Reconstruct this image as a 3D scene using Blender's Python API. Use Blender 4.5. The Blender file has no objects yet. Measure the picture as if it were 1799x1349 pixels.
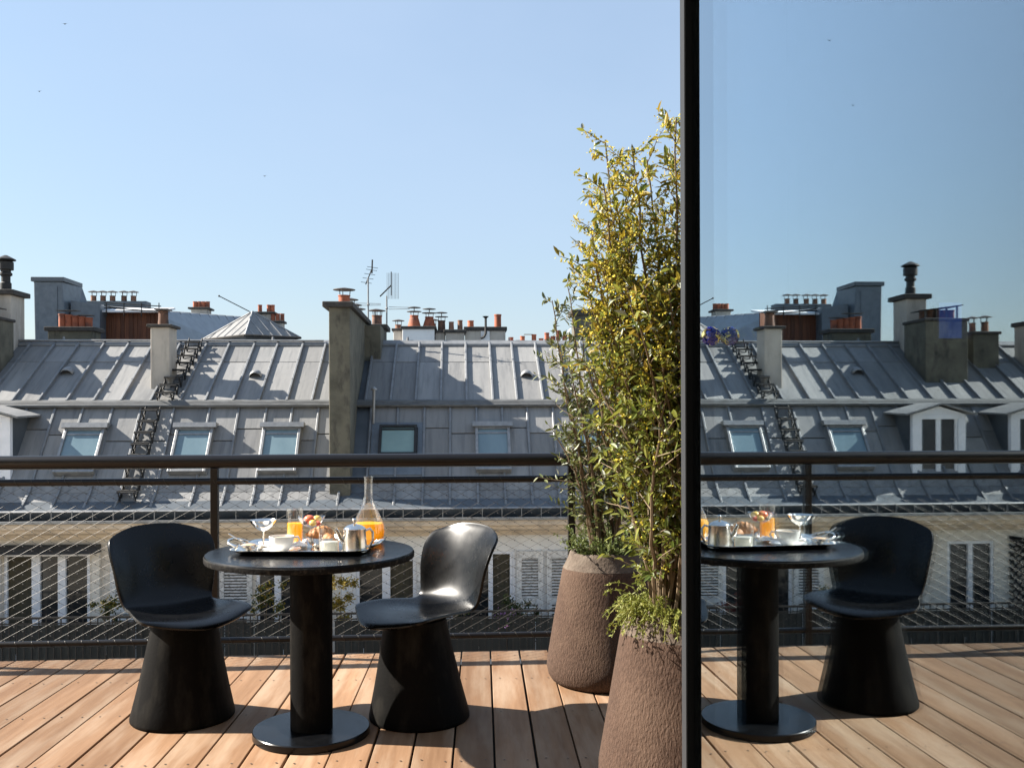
import bpy, bmesh, math, random
from mathutils import Vector, Matrix, noise
random.seed(7)
R = math.radians
sc = bpy.context.scene
COL = sc.collection

# ---------------------------------------------------------------- camera, sky, sun, exposure
cam = bpy.data.cameras.new('camera'); cam_o = bpy.data.objects.new('camera', cam); COL.objects.link(cam_o)
cam.sensor_width = 36; cam.lens = 36 * 1650 / 1799; cam.shift_y = 52.5 / 1799
cam.clip_start = .05; cam.clip_end = 6000
cam_o.matrix_world = (Matrix.Translation((0, 0, 1.31)) @ Matrix.Rotation(-.0325, 4, 'Z')
                      @ Matrix.Rotation(math.pi / 2, 4, 'X') @ Matrix.Rotation(-.003, 4, 'Z'))
sc.camera = cam_o

SUN_EL, SUN_AZ = 35.0, -81.0            # azimuth from +Y, negative to the left
w = bpy.data.worlds.new('World'); sc.world = w; w.use_nodes = True
nt = w.node_tree
sky = nt.nodes.new('ShaderNodeTexSky'); sky.sky_type = 'NISHITA'; sky.sun_disc = False
sky.sun_elevation = R(SUN_EL); sky.sun_rotation = R(SUN_AZ)
sky.air_density = 1.5; sky.dust_density = .6; sky.ozone_density = 4.0; sky.altitude = 60
bg = nt.nodes['Background']; bg.inputs[1].default_value = .05
# thin high veil of cirrus lightens the blue
tcw = nt.nodes.new('ShaderNodeTexCoord'); mpw = nt.nodes.new('ShaderNodeMapping'); mpw.inputs['Scale'].default_value = (1, 1, 2.2)
nzw = nt.nodes.new('ShaderNodeTexNoise'); nzw.inputs['Scale'].default_value = 1.6; nzw.inputs['Detail'].default_value = 6; nzw.inputs['Roughness'].default_value = .55
mrw = nt.nodes.new('ShaderNodeMapRange'); mrw.inputs[1].default_value = .35; mrw.inputs[2].default_value = .7; mrw.inputs[3].default_value = .42; mrw.inputs[4].default_value = .62
mxw = nt.nodes.new('ShaderNodeMix'); mxw.data_type = 'RGBA'; mxw.inputs[7].default_value = (3.65, 4.55, 5.95, 1)
nt.links.new(tcw.outputs['Generated'], mpw.inputs[0]); nt.links.new(mpw.outputs[0], nzw.inputs['Vector']); nt.links.new(nzw.outputs[0], mrw.inputs[0])
nt.links.new(mrw.outputs[0], mxw.inputs[0]); nt.links.new(sky.outputs[0], mxw.inputs[6]); nt.links.new(mxw.outputs[2], bg.inputs[0])

sd = bpy.data.lights.new('sun', 'SUN'); sd.energy = 5.0; sd.angle = R(.5); sd.color = (1, .93, .83)
sun = bpy.data.objects.new('sun', sd); COL.objects.link(sun)
to_sun = Vector((math.sin(R(SUN_AZ)) * math.cos(R(SUN_EL)), math.cos(R(SUN_AZ)) * math.cos(R(SUN_EL)), math.sin(R(SUN_EL))))
sun.rotation_euler = to_sun.to_track_quat('Z', 'Y').to_euler(); sun.location = to_sun * 40
vs = sc.view_settings
vs.view_transform = 'Standard'; vs.look = 'None'; vs.gamma = 1; vs.exposure = 1.75; vs.use_curve_mapping = False

# ---------------------------------------------------------------- materials
def nd(nt, t, **kw):
    n = nt.nodes.new(t)
    for k, v in kw.items(): setattr(n, k, v)
    return n

def mat(name, c1, c2=None, rough=.6, metal=0, ns=4, stretch=(1, 1, 1), detail=5, lo=.35, hi=.65, bump=0, bs=60,
        bstretch=(1, 1, 1), rnd=0, spec=.5, c3=None, ns3=20, f3=.5, rvar=0, trans=0, stretch3=(1, 1, 1), lo3=.5, hi3=.62, bdist=.01, island=False, coat=0):
    m = bpy.data.materials.new(name); m.use_nodes = True
    t = m.node_tree; b = t.nodes['Principled BSDF']; L = t.links.new
    b.inputs['Roughness'].default_value = rough; b.inputs['Metallic'].default_value = metal
    b.inputs['Specular IOR Level'].default_value = spec; b.inputs['Coat Weight'].default_value = coat
    tc = nd(t, 'ShaderNodeTexCoord'); oi = nd(t, 'ShaderNodeObjectInfo')
    off = nd(t, 'ShaderNodeVectorMath', operation='MULTIPLY_ADD')
    comb = nd(t, 'ShaderNodeCombineXYZ')
    for i in range(3): L(oi.outputs['Random'], comb.inputs[i])
    L(comb.outputs[0], off.inputs[0]); off.inputs[1].default_value = (37, 53, 71); L(tc.outputs['Object'], off.inputs[2])
    def noi(scale, st, det=5):
        mp = nd(t, 'ShaderNodeMapping'); mp.inputs['Scale'].default_value = st; L(off.outputs[0], mp.inputs[0])
        n = nd(t, 'ShaderNodeTexNoise'); n.inputs['Scale'].default_value = scale; n.inputs['Detail'].default_value = det
        n.inputs['Roughness'].default_value = .6
        L(mp.outputs[0], n.inputs['Vector']); return n
    def mr(src, a, bb, o0=0, o1=1):
        n = nd(t, 'ShaderNodeMapRange'); n.inputs[1].default_value = a; n.inputs[2].default_value = bb
        n.inputs[3].default_value = o0; n.inputs[4].default_value = o1; L(src, n.inputs[0]); return n.outputs[0]
    def mix(f, a, bb):
        n = nd(t, 'ShaderNodeMix', data_type='RGBA')
        if hasattr(f, 'links') or not isinstance(f, (int, float)): L(f, n.inputs[0])
        else: n.inputs[0].default_value = f
        for k, x in ((6, a), (7, bb)):
            if isinstance(x, tuple): n.inputs[k].default_value = (*x, 1)
            else: L(x, n.inputs[k])
        return n.outputs[2]
    c = None
    if c2:
        n1 = noi(ns, stretch, detail)
        f = mr(n1.outputs[0], lo, hi)
        if island:
            g = nd(t, 'ShaderNodeNewGeometry'); f = g.outputs['Random Per Island']
        c = mix(f, c1, c2)
        if rvar: L(mr(n1.outputs[0], lo, hi, rough - rvar, rough + rvar), b.inputs['Roughness'])
    if c3:
        n3 = noi(ns3, stretch3, 4)
        c = mix(mr(n3.outputs[0], lo3, hi3, 0, f3), c if c else c1, c3)
    if rnd:
        h = nd(t, 'ShaderNodeHueSaturation')
        L(mr(oi.outputs['Random'], 0, 1, 1 - rnd, 1 + rnd), h.inputs['Value'])
        if c: L(c, h.inputs['Color'])
        else: h.inputs['Color'].default_value = (*c1, 1)
        c = h.outputs[0]
    if c: L(c, b.inputs['Base Color'])
    else: b.inputs['Base Color'].default_value = (*c1, 1)
    if bump:
        n2 = noi(bs, bstretch, 4); bp = nd(t, 'ShaderNodeBump'); bp.inputs['Strength'].default_value = bump
        bp.inputs['Distance'].default_value = bdist; L(n2.outputs[0], bp.inputs['Height']); L(bp.outputs[0], b.inputs['Normal'])
    if trans:
        tr = nd(t, 'ShaderNodeBsdfTranslucent'); ms = nd(t, 'ShaderNodeMixShader'); ms.inputs[0].default_value = trans
        if c: L(c, tr.inputs[0])
        else: tr.inputs[0].default_value = (*c1, 1)
        L(b.outputs[0], ms.inputs[1]); L(tr.outputs[0], ms.inputs[2]); L(ms.outputs[0], t.nodes['Material Output'].inputs[0])
    return m

def thin_glass(name, a, bpow, tint=(1, 1, 1), rough=0, base=.03, gtint=(1, 1, 1)):
    """clear pane: reflects by angle of incidence, otherwise lets light through"""
    m = bpy.data.materials.new(name); m.use_nodes = True; t = m.node_tree; t.nodes.clear(); L = t.links.new
    out = nd(t, 'ShaderNodeOutputMaterial'); lw = nd(t, 'ShaderNodeLayerWeight'); lw.inputs[0].default_value = .5
    pw = nd(t, 'ShaderNodeMath', operation='POWER'); L(lw.outputs['Facing'], pw.inputs[0]); pw.inputs[1].default_value = bpow
    mu = nd(t, 'ShaderNodeMath', operation='MULTIPLY_ADD', use_clamp=True); L(pw.outputs[0], mu.inputs[0]); mu.inputs[1].default_value = a; mu.inputs[2].default_value = base
    tr = nd(t, 'ShaderNodeBsdfTransparent'); tr.inputs[0].default_value = (*tint, 1)
    gl = nd(t, 'ShaderNodeBsdfGlossy'); gl.inputs['Roughness'].default_value = rough; gl.inputs['Color'].default_value = (*gtint, 1)
    ms = nd(t, 'ShaderNodeMixShader'); L(mu.outputs[0], ms.inputs[0]); L(tr.outputs[0], ms.inputs[1]); L(gl.outputs[0], ms.inputs[2])
    L(ms.outputs[0], out.inputs[0]); return m

Z = {}
Z['zinc'] = mat('zinc', (.228, .226, .220), (.188, .188, .186), rough=.55, ns=2.0, stretch=(3.0, .45, 1), lo=.4, hi=.7, rnd=.17, spec=.3,
                c3=(.115, .117, .12), ns3=5, stretch3=(2.5, .22, 1), f3=.7, bump=.22, bs=4, bdist=.03, lo3=.5, hi3=.75)
Z['zinc_batten'] = mat('zinc_batten', (.2112, .2176, .224), (.1536, .16, .1664), rough=.5, metal=.2, ns=6, rnd=.08)
Z['zinc_dark'] = mat('zinc_dark', (.1088, .1258, .1428), (.0748, .0884, .102), rough=.5, metal=.2, ns=2, rnd=.05)
Z['zinc_old'] = mat('zinc_old', (.1216, .1248, .1248), (.0512, .0512, .048), rough=.6, metal=.1, ns=5, stretch=(1, 1, 4), lo=.4, hi=.8)
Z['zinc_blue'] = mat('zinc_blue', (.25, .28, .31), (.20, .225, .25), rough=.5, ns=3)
Z['lead'] = mat('lead', (.136, .1598, .1836), (.102, .1224, .1428), rough=.5, ns=8, metal=.1)
Z['concrete'] = mat('concrete_render', (.142, .132, .098), (.085, .080, .060), rough=.95, ns=2.5, lo=.4, hi=.65, c3=(.034, .0306, .0272), ns3=4, f3=.75,
                    stretch3=(1.5, 1.5, .6), bump=.35, bs=25, lo3=.52, hi3=.7)
Z['render_pale'] = mat('render_pale', (.494, .4465, .38), (.399, .361, .3135), rough=.9, ns=2, c3=(.266, .2375, .1995), ns3=3, stretch3=(2, 2, .4), f3=.5, bump=.1)
Z['cap'] = mat('cap_stone', (.068, .0612, .0544), (.0374, .034, .0306), rough=.9, ns=8, bump=.3, bs=30)
Z['terracotta'] = mat('terracotta', (.4, .12, .056), (.288, .08, .04), rough=.8, ns=5, rnd=.25, c3=(.08, .048, .036), ns3=5, f3=.5)
Z['terracotta_old'] = mat('terracotta_old', (.24, .12, .072), (.152, .08, .056), rough=.85, ns=6, rnd=.3, c3=(.056, .044, .04), ns3=6, f3=.6)
Z['soot'] = mat('soot_metal', (.034, .03264, .0306), (.0204, .0204, .0204), rough=.6, metal=.4, ns=9)
Z['cowl'] = mat('cowl_metal', (.1836, .17, .1564), (.0884, .0816, .0748), rough=.5, metal=.5, ns=9)
Z['galv'] = mat('galvanised', (.32, .32, .3136), (.224, .224, .224), rough=.45, metal=.5, ns=9)
Z['facade'] = mat('facade_plaster', (.80, .74, .64), (.72, .66, .57), rough=.9, ns=.9, c3=(.55, .50, .44), ns3=1.6, stretch3=(1, 1, .25), f3=.4, bump=.06, bs=40)
Z['facade_b'] = mat('facade_plaster_grey', (.84, .83, .80), (.77, .76, .74), rough=.9, ns=.9, c3=(.58, .57, .56), ns3=1.6, stretch3=(1, 1, .25), f3=.35, bump=.06, bs=40)
Z['cornice'] = mat('cornice_stone', (.66, .54, .40), (.55, .45, .34), rough=.9, ns=2.5, stretch=(.3, 1, 3), c3=(.2, .17, .14), ns3=3, f3=.4, bump=.1)
Z['white'] = mat('white_paint', (.84, .84, .86), (.76, .77, .79), rough=.55, ns=6)
Z['shutter'] = mat('shutter_paint', (.80, .78, .74), (.66, .64, .60), rough=.7, ns=9, c3=(.27, .25, .23), ns3=14, f3=.5)
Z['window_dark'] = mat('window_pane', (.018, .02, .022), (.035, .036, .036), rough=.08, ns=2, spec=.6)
Z['curtain'] = mat('curtain_ochre', (.075, .062, .036), (.045, .038, .024), rough=.9, ns=4, stretch=(6, 1, .5))
Z['sky_pane'] = mat('skylight_pane', (.16, .23, .26), (.11, .17, .20), rough=.12, ns=1.6, stretch=(1, .5, 1), spec=.7)
Z['blind_pane'] = mat('blind_pane', (.20, .30, .28), (.16, .25, .24), rough=.3, ns=2, spec=.6)
Z['black_iron'] = mat('black_iron', (.01224, .01224, .0136), rough=.5, metal=.3)
Z['canvas'] = mat('dark_canvas', (.01496, .0204, .02312), (.00816, .01088, .01224), rough=.8, ns=3, stretch=(6, 1, .6), rnd=.3)
Z['wood_clad'] = mat('wood_cladding', (.1564, .0544, .0204), (.0952, .0306, .0136), rough=.7, ns=5, stretch=(8, 8, .5), rnd=.3)
Z['slate'] = mat('slate', (.0476, .0544, .0612), (.034, .0374, .0408), rough=.6, ns=8)
Z['dark_gutter'] = mat('dark_gutter', (.034, .03536, .0374), (.0204, .0204, .0204), rough=.6, ns=8)
Z['street'] = mat('street_setts', (.20, .19, .175), (.16, .152, .14), rough=.9, ns=1)
Z['pave'] = mat('pavement_stone', (.36, .34, .30), (.30, .285, .255), rough=.9, ns=1)
Z['wood'] = mat('deck_wood', (.262, .156, .090), (.178, .099, .054), rough=.65, ns=3.2, stretch=(9, .55, 1), lo=.3, hi=.7, rnd=.27,
                c3=(.34, .25, .175), ns3=2.6, stretch3=(3.5, .5, 1), f3=.75, bump=.12, bs=30, bstretch=(9, .5, 1), bdist=.004, spec=.15, lo3=.45, hi3=.7)
Z['gap_shade'] = mat('deck_gap_shade', (.012, .010, .008), rough=.95)  # near-black, stands for the shade in the gaps between planks
Z['screw'] = mat('screw_steel', (.08, .056, .04), rough=.6, metal=.4)
Z['rail'] = mat('rail_brown_steel', (.008, .0063, .0058), (.0065, .0052, .0048), rough=.33, metal=.2, ns=10, spec=.5)
Z['wire'] = mat('steel_wire', (.05, .043, .034), rough=.5, metal=.2)
Z['ferrule'] = mat('ferrule', (.10, .10, .10), rough=.5, metal=.5)
Z['slab'] = mat('black_slab', (.003, .0033, .004), (.005, .0053, .006), rough=.24, ns=14, rvar=.03, spec=.24)
Z['slab_edge'] = mat('black_slab_edge', (.004, .004, .004), (.045, .040, .032), rough=.8, ns=60, lo=.52, hi=.75, bump=.9, bs=70, bdist=.006, spec=.15)
Z['column'] = mat('black_column', (.0022, .002, .0018), (.022, .0195, .016), rough=.7, ns=20, stretch=(1, 1, .3), lo=.5, hi=.85, bump=.25, bs=90, bdist=.003, spec=.08)
Z['shell'] = mat('chair_shell', (.0018, .0018, .002), (.0026, .0026, .0028), rough=.28, ns=12, rvar=.03, spec=.29)
Z['pedestal'] = mat('chair_pedestal', (.0022, .002, .0018), (.026, .0235, .019), rough=.7, ns=9, stretch=(1, 1, .35), lo=.48, hi=.85, bump=.3, bs=80, bdist=.003, spec=.08)
Z['pot'] = mat('planter_clay', (.082, .0505, .0355), (.048, .0295, .021), rough=.95, ns=120, stretch=(1, 1, .5), lo=.34, hi=.66, c3=(.1122, .07344, .05168), ns3=3, f3=.4, bump=.8, bs=120, bstretch=(1, 1, .45), bdist=.011, spec=.2)
Z['pot_rim'] = mat('planter_rim', (.1156, .08976, .07004), (.0714, .0544, .04216), rough=.95, ns=50, stretch=(1, 1, 1.3), c3=(.1836, .153, .1224), ns3=5, f3=.4, bump=.7, bs=70, bdist=.007, spec=.2)
Z['soil'] = mat('soil', (.03, .022, .015), (.05, .035, .022), rough=1, ns=30, bump=1, bs=40)
Z['bark'] = mat('bark', (.1125, .07875, .045), (.165, .1125, .06), rough=.8, ns=30)
Z['leaf'] = mat('leaf_green', (.066, .100, .018), (.25, .25, .045), rough=.42, island=True, trans=.4, spec=.45)
Z['leaf_dark'] = mat('leaf_olive', (.0525, .075, .021), (.15, .1575, .045), rough=.42, island=True, trans=.28, spec=.45)
Z['leaf_silver'] = mat('leaf_silver', (.1425, .1575, .1125), (.21, .2175, .165), rough=.5, island=True, trans=.2)
Z['blossom'] = mat('blossom_yellow', (.70, .60, .07), (.52, .44, .05), rough=.7, island=True, trans=.35)
Z['leaf_lime'] = mat('leaf_lime', (.15, .18, .02625), (.255, .2475, .0525), rough=.6, island=True, trans=.3)
Z['leaf_herb'] = mat('leaf_herb', (.075, .1125, .02625), (.18, .2025, .06), rough=.6, island=True, trans=.3)
Z['leaf_gold'] = mat('leaf_gold', (.165, .1425, .015), (.39, .27, .0375), rough=.6, island=True, trans=.3)
Z['leaf_mid'] = mat('leaf_mid', (.0225, .0375, .009), (.0675, .09, .0225), rough=.6, island=True, trans=.25)
Z['petal'] = mat('petal_pink', (.45, .16, .45), (.62, .35, .62), rough=.6, island=True, trans=.2)
Z['red_leaf'] = mat('red_leaf', (.18, .03, .02), (.10, .03, .02), rough=.7, island=True)
Z['frame_black'] = mat('door_frame_black', (.002, .002, .002), rough=.8, spec=.03)
Z['frame_sunlit'] = mat('door_frame_sunlit', (.03, .032, .035), rough=.6, spec=.1)  # lighter tone of the black frame, painted for its sunlit side
Z['door_glass'] = thin_glass('door_glass', 1.05, 1.7, tint=(.90, .94, .96), base=.0, gtint=(.85, .95, 1))
Z['glass'] = thin_glass('clear_glass', .75, 3.2, tint=(.985, .985, .98), base=.05)
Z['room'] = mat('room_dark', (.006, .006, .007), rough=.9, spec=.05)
Z['silver'] = mat('silver', (.80, .76, .70), rough=.13, metal=1)
Z['silver_soft'] = mat('silver_soft', (.78, .74, .68), rough=.24, metal=1)
Z['china'] = mat('white_china', (.82, .81, .78), rough=.12)
Z['linen'] = mat('white_linen', (.82, .81, .79), rough=.9, bump=.2, bs=60)
Z['juice'] = mat('orange_juice', (1.0, .62, .03), rough=.35, trans=.5)
Z['cloudy'] = mat('cloudy_water', (.80, .80, .74), rough=.3, trans=.4)
Z['coffee'] = mat('milky_coffee', (.62, .44, .28), (.75, .62, .48), rough=.4, ns=30)
Z['pastry'] = mat('pastry', (.50, .22, .07), (.32, .12, .035), rough=.55, ns=25, lo=.35, hi=.7, bump=.4, bs=70)
Z['fruit_red'] = mat('fruit_red', (.62, .08, .05), (.75, .2, .08), rough=.35, ns=14)
Z['fruit_yel'] = mat('fruit_yellow', (.80, .52, .12), rough=.4)
Z['fruit_dark'] = mat('fruit_dark', (.05, .015, .025), rough=.3)
Z['jam'] = mat('jam_muesli', (.55, .32, .16), (.72, .5, .3), rough=.6, ns=60, bump=.6, bs=120)
Z['orn_blue'] = mat('ornament_blue', (.006, .012, .14), (.003, .006, .05), rough=.06, spec=.8, ns=40)
Z['orn_gold'] = mat('ornament_gold', (.62, .55, .22), rough=.2, metal=.7)
Z['bird'] = mat('bird_black', (.02, .02, .02), rough=.8)
Z['white_metal'] = mat('white_metal', (.72, .73, .74), rough=.5)
Z['stone_back'] = mat('warm_stone', (.32, .272, .208), (.272, .232, .176), rough=.9, ns=1.5)
Z['limestone'] = mat('limestone', (.64, .57, .46), (.57, .50, .40), rough=.9, ns=1.2)
Z['dark_wall'] = mat('dark_cladding', (.03, .03, .032), (.024, .024, .026), rough=.6, ns=3)

def emis(name, col, s):
    m = bpy.data.materials.new(name); m.use_nodes = True; t = m.node_tree; b = t.nodes['Principled BSDF']
    b.inputs['Base Color'].default_value = (.01, .02, .05, 1); b.inputs['Emission Color'].default_value = (*col, 1); b.inputs['Emission Strength'].default_value = s
    return m
Z['screen'] = emis('screen_blue', (.03, .10, .42), .14)

# ---------------------------------------------------------------- mesh helpers
ORG = {}
def link(o, parent, loc, rot):
    COL.objects.link(o)
    loc = Vector(loc)
    if parent is not None:
        o.parent = parent; o.location = loc - ORG.get(parent.name, Vector())
    else: o.location = loc
    o.rotation_euler = rot
    ORG[o.name] = loc.copy() if (parent is not None and tuple(rot) == (0, 0, 0)) else Vector()
    return o

def props(o, label=None, cat=None, group=None, kind=None):
    for k, v in (('label', label), ('category', cat), ('group', group), ('kind', kind)):
        if v: o[k] = v
    return o

def empty(name, loc, rz=0, label=None, cat=None, group=None, kind=None, org=None):
    o = bpy.data.objects.new(name, None); o.empty_display_size = .1; COL.objects.link(o)
    o.location = loc; o.rotation_euler = (0, 0, rz)
    ORG[o.name] = Vector(org) if org else Vector()
    return props(o, label, cat, group, kind)

def inst(src, parent, loc, rot=(0, 0, 0), name=None, scale=None):
    o = bpy.data.objects.new(name or src.name.split('.')[0], src.data)
    for m in src.modifiers:
        if m.type == 'BEVEL':
            n = o.modifiers.new('bevel', 'BEVEL'); n.width = m.width; n.segments = m.segments; n.limit_method = 'ANGLE'
    link(o, parent, loc, rot)
    if scale: o.scale = scale
    return o

class MB:
    def __init__(s): s.v = []; s.f = []
    def add(s, vs, fs, M=None):
        b = len(s.v)
        s.v += [tuple(M @ Vector(v)) for v in vs] if M else [tuple(v) for v in vs]
        s.f += [tuple(b + i for i in f) for f in fs]; return s
    def bx(s, x0, x1, y0, y1, z0, z1, M=None):
        return s.add([(x0, y0, z0), (x1, y0, z0), (x1, y1, z0), (x0, y1, z0), (x0, y0, z1), (x1, y0, z1), (x1, y1, z1), (x0, y1, z1)],
                     [(0, 3, 2, 1), (4, 5, 6, 7), (0, 1, 5, 4), (1, 2, 6, 5), (2, 3, 7, 6), (3, 0, 4, 7)], M)
    def box(s, c, d, M=None):
        return s.bx(c[0] - d[0] / 2, c[0] + d[0] / 2, c[1] - d[1] / 2, c[1] + d[1] / 2, c[2] - d[2] / 2, c[2] + d[2] / 2, M)
    def tube(s, p0, p1, r0, r1=None, n=10, caps=True):
        return s.path([p0, p1], [r0, r0 if r1 is None else r1], n, caps)
    def path(s, pts, rs, n=8, caps=True, closed=False):
        pts = [Vector(p) for p in pts]
        if isinstance(rs, (int, float)): rs = [rs] * len(pts)
        b = len(s.v); k = len(pts); up = None
        for i, p in enumerate(pts):
            if closed: d = pts[(i + 1) % k] - pts[i - 1]
            else: d = pts[min(i + 1, k - 1)] - pts[max(i - 1, 0)]
            d.normalize()
            if up is None:
                up = Vector((0, 0, 1)) if abs(d.z) < .9 else Vector((1, 0, 0))
            a = up - d * up.dot(d)
            if a.length < 1e-6: a = d.orthogonal()
            a.normalize(); up = a; c = d.cross(a)
            for j in range(n):
                t = 2 * math.pi * j / n
                s.v.append(tuple(p + (a * math.cos(t) + c * math.sin(t)) * rs[i]))
        for i in range(k if closed else k - 1):
            i2 = (i + 1) % k
            for j in range(n):
                j2 = (j + 1) % n
                s.f.append((b + i * n + j, b + i * n + j2, b + i2 * n + j2, b + i2 * n + j))
        if caps and not closed:
            s.f.append(tuple(b + j for j in range(n - 1, -1, -1))); s.f.append(tuple(b + (k - 1) * n + j for j in range(n)))
        return s
    def lathe(s, prof, n=24, c=(0, 0, 0), cap0=True, cap1=True, rib=None):
        b = len(s.v); k = len(prof)
        for r, z in prof:
            for j in range(n):
                t = 2 * math.pi * j / n; rr = r * (1 + (rib[1] * math.cos(rib[0] * t) if rib else 0))
                s.v.append((c[0] + rr * math.cos(t), c[1] + rr * math.sin(t), c[2] + z))
        for i in range(k - 1):
            for j in range(n):
                j2 = (j + 1) % n
                s.f.append((b + i * n + j, b + i * n + j2, b + (i + 1) * n + j2, b + (i + 1) * n + j))
        if cap0: s.f.append(tuple(b + j for j in range(n - 1, -1, -1)))
        if cap1: s.f.append(tuple(b + (k - 1) * n + j for j in range(n)))
        return s
    def prism(s, poly, x0, x1):           # polygon in (y,z), swept along x; polygon counter-clockwise seen from +x
        n = len(poly)
        vs = [(x0, y, z) for y, z in poly] + [(x1, y, z) for y, z in poly]
        fs = [(i, (i + 1) % n, n + (i + 1) % n, n + i) for i in range(n)] + [tuple(range(n - 1, -1, -1)), tuple(range(n, 2 * n))]
        return s.add(vs, [f[::-1] for f in fs[:n]] + fs[n:])
    def ball(s, c, r, n=8, m=6, sq=(1, 1, 1)):
        return s.add([(c[0] + sq[0] * r * math.sin(math.pi * (i + .02) / (m + .04)) * math.cos(2 * math.pi * j / n), c[1] + sq[1] * r * math.sin(math.pi * (i + .02) / (m + .04)) * math.sin(2 * math.pi * j / n),
                       c[2] - sq[2] * r * math.cos(math.pi * i / m)) for i in range(m + 1) for j in range(n)],
                     [(i * n + j, i * n + (j + 1) % n, (i + 1) * n + (j + 1) % n, (i + 1) * n + j) for i in range(m) for j in range(n)])
    def build(s, name, m, parent=None, loc=(0, 0, 0), rot=(0, 0, 0), smooth=None, bevel=0, seg=2):
        me = bpy.data.meshes.new(name); me.from_pydata(s.v, [], s.f)
        if smooth:
            for p in me.polygons: p.use_smooth = True
            me.set_sharp_from_angle(angle=R(smooth))
        me.materials.append(Z[m] if isinstance(m, str) else m)
        me.update()
        o = bpy.data.objects.new(name, me); link(o, parent, loc, rot)
        if bevel:
            b = o.modifiers.new('bevel', 'BEVEL'); b.width = bevel; b.segments = seg; b.limit_method = 'ANGLE'
        return o

def fixn(o):
    bm = bmesh.new(); bm.from_mesh(o.data); bmesh.ops.recalc_face_normals(bm, faces=bm.faces); bm.to_mesh(o.data); bm.free(); return o

def wall_holes(x0, x1, z0, z1, y, holes, depth=.2):
    b = MB(); xs = sorted({x0, x1, *[h[0] for h in holes], *[h[1] for h in holes]}); zs = sorted({z0, z1, *[h[2] for h in holes], *[h[3] for h in holes]})
    for i in range(len(xs) - 1):
        for j in range(len(zs) - 1):
            cx, cz = (xs[i] + xs[i + 1]) / 2, (zs[j] + zs[j + 1]) / 2
            if any(h[0] < cx < h[1] and h[2] < cz < h[3] for h in holes): continue
            b.add([(xs[i], y, zs[j]), (xs[i + 1], y, zs[j]), (xs[i + 1], y, zs[j + 1]), (xs[i], y, zs[j + 1])], [(0, 1, 2, 3)])
    for a, c, d, e in holes:
        q = y + depth
        b.add([(a, y, d), (a, q, d), (a, q, e), (a, y, e)], [(0, 1, 2, 3)]); b.add([(c, y, d), (c, y, e), (c, q, e), (c, q, d)], [(0, 1, 2, 3)])
        b.add([(a, y, e), (a, q, e), (c, q, e), (c, y, e)], [(0, 1, 2, 3)]); b.add([(a, y, d), (c, y, d), (c, q, d), (a, q, d)], [(0, 1, 2, 3)])
    return b

# ================================================================ SETTING
PHI = .025                       # the street's front, turned a little against the deck
def bw(x, y, z): return (math.cos(PHI) * x - math.sin(PHI) * y, math.sin(PHI) * x + math.cos(PHI) * y, z)

g = MB().bx(-900, 900, -400, 2500, -20.6, -20).build('ground', 'pave'); props(g, kind='structure')
g = MB().bx(-200, 200, 6.6, 14.2, -20.0, -19.996).build('road', 'street'); g.rotation_euler = (0, 0, PHI); props(g, kind='structure')

# ---- deck
deck = empty('deck', (0, 0, 0), kind='structure', label='sunlit hardwood decking of the terrace')
PW, GAP = .1587, .0085
yend = lambda x: 5.2036 + .037 * x
me_src = None
rows = [5.10, 4.66, 4.13, 3.56, 2.95, 2.3, 1.7, 1.1]
scr = MB()
k = -26
while True:
    xc = .047 + PW * (k + .5)
    if xc > 4.2: break
    ye = yend(xc) + random.uniform(-.012, .012)
    if me_src is None:
        o = MB().bx(-(PW - GAP) / 2, (PW - GAP) / 2, -6.75, 0, -.028, 0).build('plank', 'wood', deck, (xc, ye, 0), bevel=.0025); me_src = o
    else: o = inst(me_src, deck, (xc + random.uniform(-.0015, .0015), ye, random.uniform(-.001, .001)))
    for ry in rows:
        for sx in (-.045, .045):
            x = xc + sx + random.uniform(-.006, .006); y = ry + random.uniform(-.012, .012)
            scr.add([(x + .0048 * math.cos(t * 1.047), y + .0048 * math.sin(t * 1.047), .0022) for t in range(6)], [tuple(range(6))])
    k += 1
props(scr.build('screw_head', 'screw', deck), kind='stuff')
MB().bx(-4.1, 4.25, -1.49, 5.05, -.06, -.034).build('plank_gap_shade', 'gap_shade', deck)  # dark sheet instead of joists, painted shade below the plank gaps
tb = empty('terrace_building', (-.5, 1.5, -20), label='dark building body carrying the hardwood terrace', cat='building', org=(-.5, 1.5, -20))
MB().bx(-12, 9, -8, 5.0, -20, -.07).build('wall', 'limestone', tb)
MB().bx(-12, 9, -8, -1.5, -.069, 5.6).build('unseen_storey', 'stone_back', tb)  # unseen storey behind the camera, added to block sky and bounce warm light
MB().bx(-4.2, 4.4, 5.0, 5.32, -.25, -.075).build('edge_channel', 'dark_gutter', tb)

# ---- balustrade
RPH = .037; RY = 5.225
rail = empty('balustrade', (0, 0, 0), RPH, 'dark brown steel balustrade with wire netting along the deck edge', 'railing', org=None)
x0, x1 = -5.2, 4.7
MB().tube((x0, RY, 1.055), (x1, RY, 1.055), .0375, n=24).build('top_rail', 'rail', rail, smooth=50)
MB().tube((x0, RY, .947), (x1, RY, .947), .0195, n=16).build('middle_rail', 'rail', rail, smooth=50)
MB().tube((x0, RY, .079), (x1, RY, .079), .0165, n=16).build('bottom_rail', 'rail', rail, smooth=50)
ps = None
for px in (-5.18, -3.22, -1.264, .696, 2.656, 4.616):
    if ps is None: ps = MB().bx(-.02, .02, -.02, .02, -.2, 1.02).build('post', 'rail', rail, (px, RY + .001, 0), bevel=.003)
    else: inst(ps, rail, (px, RY + .001, 0))
net = MB(); fer = MB(); lash = MB()
dw, dh = .0945, .0508; zt, zb = .927, .100; nrow = (zt - zb) / dh
yw = RY - .016
L_ = (zt - zb) / dh * dw
n = int((x1 - x0 + L_) / dw) + 1
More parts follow.
